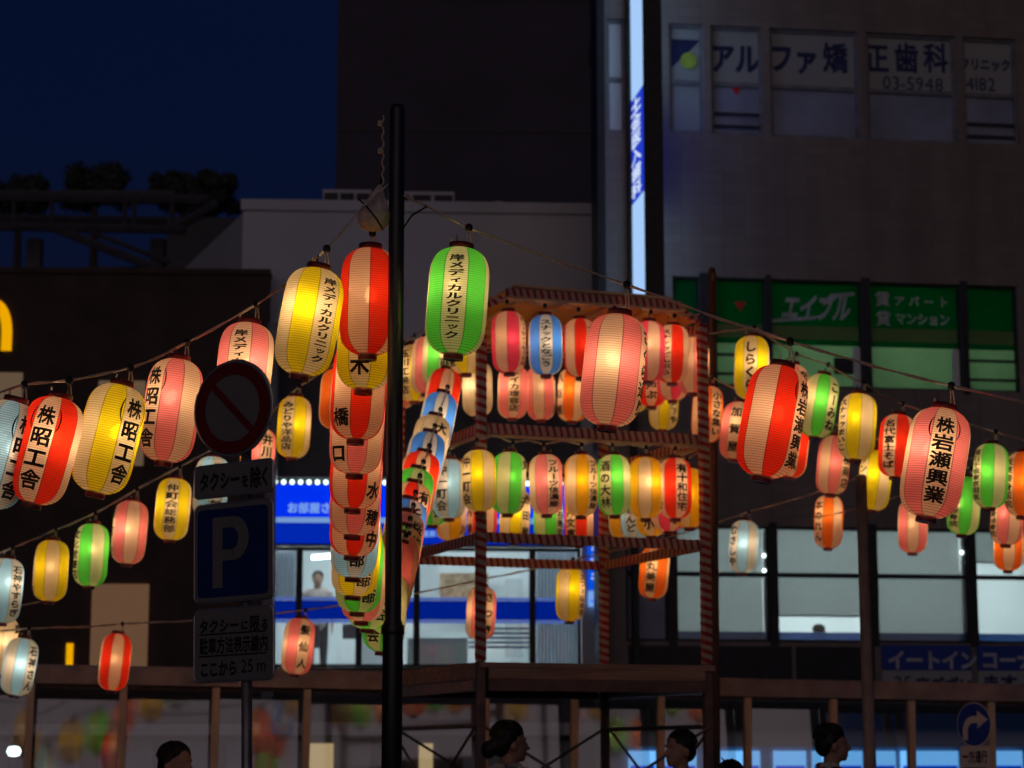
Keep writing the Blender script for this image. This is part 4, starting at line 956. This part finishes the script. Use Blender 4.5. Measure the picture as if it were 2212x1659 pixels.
def lantern(col, pos, th, lean, text, label, group, near=False, hang=0.07, side=None, tiltx=0.0, bulb=None, key=None):
    """pos is the centre of the lantern; th the angle of its lettered panel to the right of the viewer, lean in degrees (bottom to the left)"""
    yaw = radians(th) - atan2(pos.x, pos.y)
    Mx = Matrix.Translation(pos) @ Matrix.Rotation(radians(lean), 4, 'Y') @ Matrix.Rotation(radians(tiltx), 4, 'X') @ Matrix.Rotation(yaw, 4, 'Z') @ Matrix.Diagonal((lr.uniform(0.975, 1.02), lr.uniform(0.975, 1.02), lr.uniform(0.97, 1.015), 1)) @ Matrix.Translation((0, 0, -LH/2))
    root = bpy.data.objects.new('paper_lantern', None); COL.objects.link(root); root.matrix_world = Mx; root.empty_display_size = 0.05
    tag(root, label, 'lantern', group)
    link('shade', shade(col, near), root)
    o = link('bottom_ring', BOTR, root); o = link('top_ring', TOPR, root); o.location = (0, 0, LH-0.027)
    kind = bulb or ('cool' if 'blue' in col else lr.choice(['warm', 'warm', 'soft', 'strong']))
    bz = 0.29+lr.uniform(-0.02, 0.03); bx, by = lr.uniform(-0.035, 0.035), lr.uniform(-0.03, 0.0)
    o = link('bulb', BM[kind], root); o.location = (bx, by, bz); o.rotation_euler = (lr.uniform(-.3, .3), lr.uniform(-.3, .3), 0)
    o = link('lamp_socket', SOCK, root); o.location = (bx, by, bz+0.034)
    if text:
        if text not in TXT: TXT[text] = text_mesh(text)
        link('lettering', TXT[text], root)
    # hanger: two wires from the rim up to the socket on the string
    sg_ = (1 if lean >= 0 else -1) if side is None else side
    rim = Mx @ Vector((0, 0, LH)) + Vector((cos(radians(lean)), 0, -sin(radians(lean))))*0.03*sg_*min(1, abs(lean)/4)
    top = rim+Vector((0, 0, hang)); inv = Mx.inverted()
    mb = MB()
    dx = Vector((0.012, 0, 0))
    mb.tube([inv @ (rim-Vector((0, 0, 0.012))-dx*0.6), inv @ (rim-dx*0.3+Vector((0, 0, hang*0.5))), inv @ (top-dx*0.2), inv @ (top+dx*0.2), inv @ (rim+dx*0.7+Vector((0, 0, hang*0.45))), inv @ (rim-Vector((0, 0, 0.012))+dx)], 0.0032, 6, 0)
    c = inv @ (Mx @ Vector((-0.044*sg_, 0, LH-0.012))); e = inv @ (Mx @ Vector((-0.046*sg_, -0.01, LH+0.016))); link('hanger', mb.mesh('hanger', M['cord']), root)
    mb = MB(); mb.tube([c, e], 0.004, 6, 0); link('rim_clip', mb.mesh('rim_clip', M['cord']), root)
    mb = MB(); prf = [(0.004, -0.02), (0.014, -0.014), (0.017, 0.0), (0.014, 0.012), (0.005, 0.017)]
    mb.lathe(prf, 10, c=(0, 0, 0)); o = link('socket_cap', mb.mesh('socket_cap', M['rubber'], True), root); o.matrix_basis = Matrix.Translation(inv @ top) @ Mx.to_3x3().inverted().to_4x4()
    HANG.setdefault(key, []).append(top)
    return root
def cy_from(top=None, bot=None, Y=9.0):
    hh = LH/2/Y*FPX
    return top+hh if top is not None else bot-hh
def string(name, pts, label, sag=0.02, r=0.0055, wob=0.006):
    mb = MB(); P = []
    for i in range(len(pts)-1):
        a, b = Vector(pts[i]), Vector(pts[i+1]); L_ = (b-a).length; n = max(6, int(L_/0.06))
        for k in range(n):
            t = k/n; p = a.lerp(b, t); p.z -= 4*sag*L_*t*(1-t)
            nv = noise.noise_vector(p*6.0)*wob*min(1, 4*t*(1-t)+0.2); P.append(p+nv)
    P.append(Vector(pts[-1]))
    # two twisted strands
    for ph in (0, pi):
        Q = [p+Vector((0, cos(i*0.9+ph), sin(i*0.9+ph)))*r*0.62 for i, p in enumerate(P)]
        mb.tube(Q, r*0.72, 6)
    o = mb.build(name, M['cord'], None, True); tag(o, label, 'cable', 'cables carrying the lanterns'); return o

def wname(c): return WORD.get(c, c)
# --- near string falling left from the pole
A = [('yellow', 668, 695, 8.95, 32, 9, '岸メディカルクリニック'), ('pink', 527, 806, 9.7, -14, 5, '岸メディカルクリニック'), ('pink', 370, 887, 9.6, -50, 7, '(株)昭工舎'),
     ('yellow', 235, 948, 9.1, 40, 12, '(株)昭工舎'), ('red', 100, 973, 9.0, -16, 13, '(株)昭工舎'), ('pale_blue', 3, 982, 9.0, 38, 13, '(株)昭工舎')]
for i, (c, x, y, Y, th, ln, tx) in enumerate(A):
    lantern(c, at(x, y, Y), th, ln, tx, f'{wname(c)} and white ribbed lantern, {ORD[i]} from the pole on the near left string', 'lanterns on the near left string', True, 0.07 if i < 2 else 0.06, key='A')
string('lantern_cable', [at(838, 398, PY-0.05), at(783, 447, 9.0)] + HANG['A'] + [at(-60, 862, 8.8), at(-220, 880, 8.7)], 'twisted cable sloping down left from the black pole, nearest one', 0.015)
# --- near string falling right
Bn = [('green', 988, 651, 8.95, -6, 4, '岸メディカルクリニック', 0.07), ('pink', 1325, 800, 8.9, 78, 6.5, 'さくら通り', 0.11), ('red', 1668, 911, 8.75, 66, 11.5, '(株)岩瀬興業', 0.09), ('pink', 2020, 1000, 8.75, 10, 11, '(株)岩瀬興業', 0.08)]
for i, (c, x, y, Y, th, ln, tx, hg) in enumerate(Bn):
    lantern(c, at(x, y, Y), th, ln, tx, f'{wname(c)} and white ribbed lantern, {ORD[i]} from the pole on the near right string', 'lanterns on the near right string', True, hg, key='B')
string('lantern_cable', [at(868, 420, PY+0.0), at(925, 447, 9.0)] + HANG['B'] + [at(2300, 885, 8.4), at(2420, 915, 8.4)], 'twisted cable sloping down right from the black pole, nearest one', 0.008)
q = MB(); q.tube([at(866, 500, PY), at(890, 465, 9.03), at(922, 446, 9.0)], 0.004, 6); tag(q.build('loop_cable', M['rubber']), 'short black loop of cable beside the black pole above the green lantern', 'cable')
# --- string running away from the pole to the tower: the falling half
Cl = [('red', 797, None, 782, 9.2, -112, 1, '昭栄堂'), ('yellow', 790, None, 856, 9.55, -10, 2, '佐々木'), ('red', 775, None, 962, 9.9, -38, 3, '山橋'), ('pink', 772, None, 1040, 10.2, -42, 3, '山口'),
      ('red', 770, None, 1111, 10.5, 52, 4, '有水'), ('pink', 769, None, 1168, 10.8, 50, 4, '稲穂'), ('red', 768, None, 1212, 11.1, 50, 4, '仲中'), ('pale_blue', 768, None, 1257, 11.4, 8, 3, '仲町青年部'),
      ('yellow', 770, None, 1299, 11.7, 25, 4, '三丁目町会部'), ('green', 777, None, 1331, 12.0, 30, 3, '目町会婦人部'), ('pink', 786, None, 1352, 12.3, -15, 3, '町会部'), ('green', 800, None, 1368, 12.6, 35, 4, '氷川町会'), ('green', 832, None, 1415, 12.9, -30, 4, '仲町会')]
Cr = [('red', 968, 790, 16.2, 100), ('blue', 957, 842, 15.6, 95), ('cream', 941, 889, 15.0, 30), ('blue', 928, 927, 14.6, 100), ('red', 916, 967, 14.25, 95), ('green', 902, 1004, 13.95, 95), ('red', 894, 1033, 13.7, 42),
      ('blue', 884, 1070, 13.5, 25), ('pink', 879, 1099, 13.35, 40), ('green', 872, 1126, 13.2, 50), ('pink', 867, 1145, 13.1, 80), ('pink', 862, 1165, 13.0, 80)]
CT = {2: '大衆', 6: '有限会社', 7: '千代田', 8: '桜通り', 9: '竹の湯'}
for i, (c, x, tp, bt, Y, th, ln, tx) in enumerate(Cl):
    lantern(c, at(x, cy_from(bot=bt, Y=Y), Y), th, ln, tx, f'{wname(c)} and white lantern, {ORD[i]} down the stacked column left of the black pole', 'lanterns stacked in the column at the black pole', True, 0.05, key='C')
pts = []
for i, (c, x, tp, Y, th) in enumerate(Cr):
    p = at(x-14, cy_from(top=tp, Y=Y)-2, Y)
    lantern(c, p, th, 11, CT.get(i, ''), f'{wname(c)} and white lantern, {ORD[i]} from the top of the column right of the black pole', 'lanterns stacked in the column right of the black pole', Y < 14, 0.03, key='R')
string('lantern_cable', [at(840, 470, PY+0.05)] + HANG['C'] + HANG['R'][::-1] + [at(985, 700, 16.6)], 'cable running away from the black pole to the tower roof', 0.02)
# --- second string on the left
D = [('orange', 728, 862, 15.9, 90, 3, '', 0.06), ('yellow', 635, 923, 16.0, -24, 3, 'みどりや洋品店', 0.06), ('pink', 556, 990, 16.0, 32, 4, '井川会計', 0.06), ('pale_blue', 456, 1053, 16.1, 20, 4, '青年部', 0.06), ('yellow', 373, 1100, 16.1, -6, 4, '仲町会総務部', 0.07),
     ('pink', 280, 1150, 16.1, -82, 4, '商店会', 0.07), ('green', 197, 1199, 16.2, -68, 2, '文化堂書店', 0.06), ('yellow', 110, 1233, 16.2, -86, 2, '町会', 0.06), ('pale_blue', 10, 1276, 15.6, 42, 4, '石神やすらぎ', 0.06)]
for i, (c, x, y, Y, th, ln, tx, hg) in enumerate(D):
    lantern(c, at(x, y, Y), th, ln, tx, f'small {wname(c)} and white lantern, {ORD[i]} from the pole on the middle left string', 'lanterns on the middle left string', False, hg, key='D')
string('lantern_cable', [at(860, 690, 15.8)] + HANG['D'] + [at(-120, 1240, 15.6)], 'long cable sloping down left behind the road sign', 0.01, 0.007)
# --- low string crossing behind the tower
Es = [('cream', 3, 1395, 17.6, 70, 4, '町会', 0.05, None), ('pale_blue', 42, 1440, 17.4, 48, 8, '石神さん', 0.06, None), ('red', 248, 1430, 18.0, -84, 5, '', 0.06, None), ('pink', 644, 1396, 18.0, 22, 6, '髪仙人', 0.05, None), ('pink', 1039, 1325, 18.8, 30, 3, 'さつき', 0.05, None), ('yellow', 1232, 1284, 18.9, 62, 2, 'カフェ山の手', 0.05, None),
      ('orange', 1413, 1237, 19.0, -12, 6, '鮨丸美屋', 0.05, None), ('pale_blue', 1607, 1181, 19.1, -50, 4, 'むさしや', 0.06, None), ('orange', 1790, 1127, 19.2, -48, 3, '本のれん', 0.05, None), ('pink', 1972, 1136, 18.6, -88, 3, '', 0.05, None), ('orange', 2178, 1176, 18.6, -86, 3, '', 0.05, None)]
for i, (c, x, y, Y, th, ln, tx, hg, _) in enumerate(Es):
    lantern(c, at(x, y, Y), th, ln, tx, f'small {wname(c)} and white lantern, {ORD[i]} from the left on the lowest long string', 'lanterns on the lowest long string', False, hg, key='E')
string('lantern_cable', [at(-120, 1366, 17.4)] + HANG['E'][1:9] + [at(1900, 1010, 19.3), at(2300, 960, 19.4)], 'lowest long cable crossing the whole square behind the tower', 0.012, 0.007)
q = MB(); string('lantern_cable', [at(1750, 1120, 18.5)] + HANG['E'][9:] + [at(2330, 1120, 18.4)], 'short far cable holding the last low lanterns at the right', 0.02, 0.006)
string('lantern_cable', [at(-140, 1300, 17.6), HANG['E'][0], at(120, 1290, 17.9)], 'short cable over the cream lantern at the left picture edge', 0.02, 0.006)
# --- strings on the right beyond the tower
F_ = [('yellow', 1624, 795, 15.4, -5, 2, 'しらくら', 0.05), ('pink', 1706, 855, 15.6, 48, 6, '宿場亭', 0.06), ('green', 1770, 877, 15.7, 50, 10, 'こーみね', 0.06), ('yellow', 1852, 922, 14.8, -56, 5, 'スナックまいこ', 0.06), ('red', 1937, 963, 15.6, -26, 5, '名代富士そば', 0.06),
      ('green', 2140, 1028, 15.5, -56, 4, '道石千坂東京田医', 0.07), ('orange', 2210, 1046, 15.7, -56, 4, '坂東接骨医院', 0.06)]
for i, (c, x, y, Y, th, ln, tx, hg) in enumerate(F_):
    lantern(c, at(x, y, Y), th, ln, tx, f'{wname(c)} and white lantern, {ORD[i]} right of the tower on the upper right string', 'lanterns on the upper right string', False, hg, key='F')
string('lantern_cable', [at(1532, 720, 16.4), at(1568, 714, 16.0)] + HANG['F'] + [at(2330, 975, 15.6)], 'cable from the tower corner sloping down right with seven lanterns', 0.012, 0.006)
G_ = [('orange', 1528, 895, 17.4, 38, 4, '小さな集い', 0.05), ('pink', 1592, 931, 17.2, -8, 8, '加賀屋', 0.06), ('red', 1712, 968, 17.0, 4, 8, 'と空文具', 0.06), ('pink', 1800, 1005, 17.0, 55, 7, '倉橋商店', 0.06), ('yellow', 1890, 1038, 16.6, -52, 8, 'サンロード', 0.06),
      ('green', 2083, 1093, 17.0, -38, 7, '大野名倉接骨院', 0.05), ('pink', 2176, 1114, 17.0, -58, 6, '大野名倉接骨院', 0.05)]
for i, (c, x, y, Y, th, ln, tx, hg) in enumerate(G_):
    lantern(c, at(x, y, Y), th, ln, tx, f'{wname(c)} and white lantern, {ORD[i]} from the tower on the lower right string', 'lanterns on the lower right string', False, hg, key='G')
string('lantern_cable', [at(1537, 812, 17.5)] + HANG['G'] + [at(2330, 1030, 17.0)], 'cable from behind the tower sloping down right with smaller lanterns', 0.01, 0.006)
lantern('yellow', at(1434, 872, 18.5), 48, 3, '大衆天下や', 'yellow and white lantern hanging lower than its neighbours at the tower right side', 'lanterns of the tower upper tier', False, 0.05, key='X')

# --- lanterns hung round the tower
def tier(rows, z, name, keyp):
    for side, items in rows.items():
        for i, (t, c, th, tx) in enumerate(items):
            u, v = {'front': (t, -0.03), 'right': (1.03, t), 'back': (t, 1.03), 'left': (-0.03, t)}[side]
            p = tpt(u, v, z+lr.uniform(-0.012, 0.012))
            n_ = len(items)
            lantern(c, p, th, lr.uniform(-1.5, 2.5), tx, f'{wname(c)} and white lantern, {ORD[i]} on the {side} side of the tower, {name} tier', f'lanterns of the tower {name} tier', False, 0.055, key=keyp+side)
zt1 = at(1090, 742, 16.08).z; zt2 = at(1090, 1043, 16.08).z
tier({'front': [(0.108, 'hot_pink', 62, 'ビューティーモール店'), (0.27, 'blue', 2, 'スナックとなごう'), (0.425, 'red', 48, '土佐鮨'), (0.59, 'pink', -40, '四季'), (0.735, 'hot_pink', -70, '花屋'), (0.845, 'red', -26, 'スナックどんぶら')],
      'right': [(0.14, 'pink', 70, '千歳'), (0.34, 'hot_pink', 60, '山水'), (0.54, 'red', 0, '笑い上戸ぶ'), (0.74, 'yellow', 40, '福屋')],
      'back': [(0.2, 'cream', 10, '茶房'), (0.385, 'cream', 12, '大黒花のや'), (0.56, 'pink', 6, 'ネイカ理容店'), (0.70, 'pink', 80, '銀座'), (0.86, 'orange', -60, '八百屋')],
      'left': [(0.1, 'yellow', -60, '旭屋'), (0.42, 'green', 25, '〇一商会'), (0.56, 'pink', 20, '大正堂薬局'), (0.72, 'yellow', -40, '玉川工務店'), (0.9, 'pink', -20, '大衆食堂花')]}, zt1, 'upper', 't')
tier({'front': [(-0.02, 'yellow', -52, '仲一町会'), (0.108, 'green', 70, '丸子'), (0.27, 'pink', 28, 'フルーツ信濃屋'), (0.425, 'amber', 50, 'フルーツ信濃屋'), (0.572, 'green', -32, '酒の大林'), (0.715, 'amber', 88, '小林'), (0.85, 'red', 26, '有十和住宅')],
      'right': [(0.2, 'amber', 70, '松の湯'), (0.4, 'hot_pink', 30, '立石右'), (0.56, 'amber', -10, '吉田小'), (0.71, 'pale_blue', -25, 'そば処んど'), (0.85, 'amber', 10, '玉井理髪')],
      'back': [(0.26, 'amber', 60, '黒川'), (0.41, 'red', -60, '三河屋'), (0.57, 'yellow', 50, '野田屋'), (0.735, 'green', 55, '次郎長寿司'), (0.89, 'red', -35, '桜井文庫')],
      'left': [(0.28, 'pale_blue', -30, '仲一町会'), (0.48, 'green', 20, '若葉会'), (0.74, 'pink', 40, '平和')]}, zt2, 'lower', 'u')
for kx, za in (('t', 0), ('u', 0)):
    for side in ('front', 'right', 'back', 'left'):
        P = HANG[kx+side]
        ends = {'front': (tpt(0.02, -0.02, P[0].z+0.03), tpt(0.98, -0.02, P[-1].z+0.03)), 'right': (tpt(1.02, 0.03, P[0].z+0.03), tpt(1.02, 0.97, P[-1].z+0.03)),
                'back': (tpt(0.02, 1.02, P[0].z+0.03), tpt(0.98, 1.02, P[-1].z+0.03)), 'left': (tpt(-0.02, 0.03, P[0].z+0.03), tpt(-0.02, 0.97, P[-1].z+0.03))}[side]
        pts = [ends[0]]
        for i, p in enumerate(P):
            pts.append(p)
            if i < len(P)-1: pts.append(p.lerp(P[i+1], 0.5)+Vector((0, 0, lr.uniform(0.015, 0.045))))
        pts.append(ends[1])
        string('tier_cable', pts, f'wavy cable along the {side} side of the tower, {"upper" if kx == "t" else "lower"} tier', 0.0, 0.006, 0.008)
#PART5
# ------------------------------------------------------------------ people
def blob(name, prims, voxel, m, parent, smooth_it=6):
    """one continuous surface grown from tapered limbs and ellipsoids"""
    bm = bmesh.new()
    def ell(c, r, rot=None):
        ret = bmesh.ops.create_icosphere(bm, subdivisions=2, radius=1.0)
        Mx = Matrix.Translation(c) @ (rot or Matrix.Identity(4)) @ Matrix.Diagonal((*r, 1))
        bmesh.ops.transform(bm, matrix=Mx, verts=ret['verts'])
    for p in prims:
        if p[0] == 'e': ell(Vector(p[1]), p[2], p[3] if len(p) > 3 else None)
        else:
            a, b, r0, r1 = Vector(p[1]), Vector(p[2]), p[3], p[4]; L_ = (b-a).length; n = max(2, int(L_/(min(r0, r1)*0.85))+1)
            for k in range(n+1): t = k/n; r = r0+(r1-r0)*t; ell(a.lerp(b, t), (r, r, r))
    me = bpy.data.meshes.new(name); bm.to_mesh(me); bm.free()
    o = bpy.data.objects.new(name, me); COL.objects.link(o)
    md = o.modifiers.new('r', 'REMESH'); md.mode = 'VOXEL'; md.voxel_size = voxel
    sm = o.modifiers.new('s', 'SMOOTH'); sm.iterations = smooth_it; sm.factor = 0.5
    dg = bpy.context.evaluated_depsgraph_get(); m2 = bpy.data.meshes.new_from_object(o.evaluated_get(dg))
    bpy.data.objects.remove(o); bpy.data.meshes.remove(me)
    m2.name = name; m2.materials.clear(); m2.materials.append(m); m2.polygons.foreach_set('use_smooth', [True]*len(m2.polygons))
    return link(name, m2, parent)
def person(loc, rz, h, label, top, trouser, hair='short', collar=None, head_turn=0.0, seated_at=None):
    """standing figure facing local -y, h metres tall"""
    k = h/1.7; root = empty('person', loc, rz); tag(root, label, 'person', 'people standing in the square')
    def P(x, y, z): return Vector((x*k, y*k, z*k))
    hz = 1.575; R_ = Matrix.Translation(P(0, 0, hz)) @ Matrix.Rotation(head_turn, 4, 'Z') @ Matrix.Translation(-P(0, 0, hz))
    def Hd(x, y, z): return R_ @ P(x, y, z)
    rt = Matrix.Rotation(head_turn, 4, 'Z')
    pr = [('e', Hd(0, 0.012, 1.60), (0.076*k, 0.093*k, 0.098*k), rt), ('e', Hd(0, -0.03, 1.545), (0.058*k, 0.06*k, 0.07*k), rt), ('e', Hd(0, -0.062, 1.498), (0.028*k, 0.024*k, 0.022*k), rt),
          ('c', Hd(0, -0.083, 1.59), Hd(0, -0.104, 1.553), 0.010*k, 0.014*k), ('e', Hd(0, -0.082, 1.517), (0.024*k, 0.012*k, 0.009*k), rt), ('e', Hd(0.03, -0.075, 1.607), (0.02*k, 0.012*k, 0.008*k), rt), ('e', Hd(-0.03, -0.075, 1.607), (0.02*k, 0.012*k, 0.008*k), rt),
          ('e', Hd(0.078, 0.012, 1.565), (0.010*k, 0.02*k, 0.031*k), rt), ('e', Hd(-0.078, 0.012, 1.565), (0.010*k, 0.02*k, 0.031*k), rt),
          ('c', P(0, 0.02, 1.40), Hd(0, 0.012, 1.53), 0.056*k, 0.05*k), ('c', P(-0.1, 0.01, 1.385), P(0.1, 0.01, 1.385), 0.06*k, 0.06*k),
          ('e', P(0, 0.01, 1.25), (0.165*k, 0.105*k, 0.19*k)), ('e', P(0, 0.0, 1.05), (0.135*k, 0.095*k, 0.16*k)), ('e', P(0, 0.01, 0.92), (0.165*k, 0.11*k, 0.12*k))]
    for s in (-1, 1):
        pr += [('e', P(0.175*s, 0.01, 1.365), (0.06*k, 0.06*k, 0.06*k)), ('c', P(0.185*s, 0.01, 1.36), P(0.225*s, 0.03, 1.09), 0.05*k, 0.04*k), ('c', P(0.225*s, 0.03, 1.09), P(0.225*s, -0.04, 0.86), 0.039*k, 0.026*k),
               ('e', P(0.225*s, -0.05, 0.815), (0.018*k, 0.036*k, 0.048*k)),
               ('c', P(0.09*s, 0.01, 0.88), P(0.1*s, -0.01, 0.48), 0.082*k, 0.055*k), ('c', P(0.1*s, -0.01, 0.48), P(0.1*s, 0.03, 0.09), 0.055*k, 0.036*k), ('c', P(0.1*s, 0.03, 0.04), P(0.105*s, -0.13, 0.03), 0.04*k, 0.03*k)]
        for f, (yy, ln) in enumerate(((-0.085, 0.07), (-0.066, 0.08), (-0.045, 0.076), (-0.026, 0.062))):
            pr.append(('c', P(0.225*s, yy, 0.785), P(0.215*s, yy-0.008, 0.785-ln), 0.0085*k, 0.0075*k))
        pr.append(('c', P(0.222*s, -0.085, 0.83), P(0.2*s, -0.115, 0.785), 0.0105*k, 0.009*k))
    blob('body', pr, 0.0105, M['skin'], root, 3)
    g = [('c', P(-0.11, 0.012, 1.385), P(0.11, 0.012, 1.385), 0.068*k, 0.068*k), ('e', P(0, 0.012, 1.25), (0.182*k, 0.12*k, 0.2*k)), ('e', P(0, 0.0, 1.05), (0.16*k, 0.115*k, 0.18*k)), ('e', P(0, 0.01, 0.9), (0.182*k, 0.125*k, 0.15*k))]
    for s in (-1, 1): g += [('e', P(0.175*s, 0.01, 1.36), (0.07*k, 0.068*k, 0.068*k)), ('c', P(0.187*s, 0.01, 1.35), P(0.226*s, 0.03, 1.08), 0.064*k, 0.062*k)]
    blob('jacket', g, 0.016, M[top], root, 4)
    t_ = []
    for s in (-1, 1): t_ += [('c', P(0.088*s, 0.01, 0.9), P(0.1*s, -0.01, 0.48), 0.094*k, 0.07*k), ('c', P(0.1*s, -0.01, 0.48), P(0.1*s, 0.03, 0.11), 0.068*k, 0.055*k)]
    blob('trousers', t_, 0.02, M[trouser], root, 4)
    hp = [('e', Hd(0, 0.026, 1.622), (0.083*k, 0.097*k, 0.087*k), rt), ('e', Hd(0, 0.06, 1.575), (0.076*k, 0.06*k, 0.075*k), rt), ('e', Hd(0.066, 0.03, 1.6), (0.02*k, 0.04*k, 0.045*k), rt), ('e', Hd(-0.066, 0.03, 1.6), (0.02*k, 0.04*k, 0.045*k), rt)]
    if hair == 'bun': hp += [('e', Hd(0, 0.135, 1.545), (0.048*k, 0.045*k, 0.055*k), rt), ('e', Hd(0, 0.1, 1.57), (0.05*k, 0.04*k, 0.05*k), rt)]
    if hair == 'long': hp += [('c', Hd(0, 0.085, 1.58), Hd(0, 0.1, 1.4), 0.07*k, 0.045*k)]
    if hair == 'tuft': hp += [('c', Hd(0.01, 0.02, 1.70), Hd(-0.03, -0.02, 1.735), 0.014*k, 0.006*k), ('c', Hd(0.03, 0.05, 1.69), Hd(0.06, 0.08, 1.735), 0.014*k, 0.006*k), ('e', Hd(0, 0.085, 1.53), (0.06*k, 0.04*k, 0.05*k), rt)]
    ho = blob('hair', hp, 0.0125, M['hair'], root, 2)
    # combed strands give the crown an uneven edge
    st = MB(); rnd = random.Random(int(h*1000))
    for _ in range(150):
        a = rnd.uniform(0, 2*pi); e0 = rnd.uniform(0.35, 1.45); ln = rnd.uniform(0.35, 0.6); sw = rnd.uniform(-0.15, 0.15); P_ = []
        for q in range(4):
            e = e0-ln*q/3; aa = a+sw*q/3; rr = 1.0+0.025*q/3
            P_.append(Vector((0.085*rr*cos(aa)*cos(e), 0.026+0.099*rr*sin(aa)*cos(e), 1.622+0.089*rr*sin(e))))
        if P_[-1].y < -0.058 and P_[-1].z < 1.652: continue
        st.tube([Hd(*p) for p in P_], [0.006*k, 0.0055*k, 0.004*k, 0.001], 4)
    st.build('hair_strands', M['hair'], ho)
    if collar:
        q = MB()
        for s in (-1, 1):
            q.tube([P(0.035*s, 0.085, 1.455), P(0.075*s, 0.02, 1.46), P(0.055*s, -0.07, 1.40), P(0.02*s, -0.125, 1.25), P(-0.02*s, -0.13, 1.0)], 0.016*k, 8)
            q.tube([P(0.1*s, 0.03, 1.45), P(0.1*s, 0.07, 1.432), P(0.1*s, 0.088, 1.39), P(0.1*s, 0.106, 1.3), P(0.1*s, 0.113, 1.2), P(0.1*s, 0.1, 1.05)], 0.013*k, 6)
        q.tube([P(-0.04, 0.09, 1.45), P(0, 0.1, 1.452), P(0.04, 0.09, 1.45)], 0.017*k, 8)
        q.build('collar_band', M[collar], root, True)
    return root
def gp(x, Y): p = at(x, 1600, Y); return (p.x, p.y, 0)
person(gp(1104, 13.2), radians(140), 1.79, 'woman with dark tied hair in a maroon festival jacket with pale collar, seen from behind', 'cloth_maroon', 'cloth_navy', 'bun', 'cloth_white', radians(-30))
person(gp(1466, 14.4), radians(-60), 1.75, 'person with short dark hair in an orange top standing under the tower deck', 'cloth_orange', 'cloth_navy', 'short', 'cloth_orange')
person(gp(1800, 14.4), radians(95), 1.79, 'person in profile facing right with dark hair and a maroon striped collar', 'cloth_maroon', 'cloth_navy', 'short', 'cloth_white')
person(gp(384, 12.0), radians(60), 1.66, 'dark haired person in a maroon top low at the left below the road sign', 'cloth_maroon', 'cloth_navy', 'short')
person(gp(1578, 13.0), radians(170), 1.56, 'person with dark tufted hair, only the top of the head showing', 'cloth_navy', 'cloth_navy', 'tuft')
# people inside the lit rooms
def inside(F, x, ytop, d, rz, hgt, label, top, hair):
    u, z = F.uv(x, ytop, d); p = F.P + F.u*u + F.n*d; r_ = person((p.x, p.y, z-hgt), rz, hgt, label, top, 'cloth_navy', hair); r_['group'] = 'people inside the lit rooms'
inside(B, 687, 1234, 1.5, 0.1, 1.65, 'person with dark hair and a pale shirt behind the blue shop window', 'cloth_white', 'long')
inside(R, 1772, 1350, 1.2, 2.0, 1.66, 'dark haired person low behind the half open blind of the eat-in floor', 'cloth_navy', 'short')
print('OBJECTS', len(C.objects), 'TRIS', sum(len(m.polygons) for m in bpy.data.meshes))
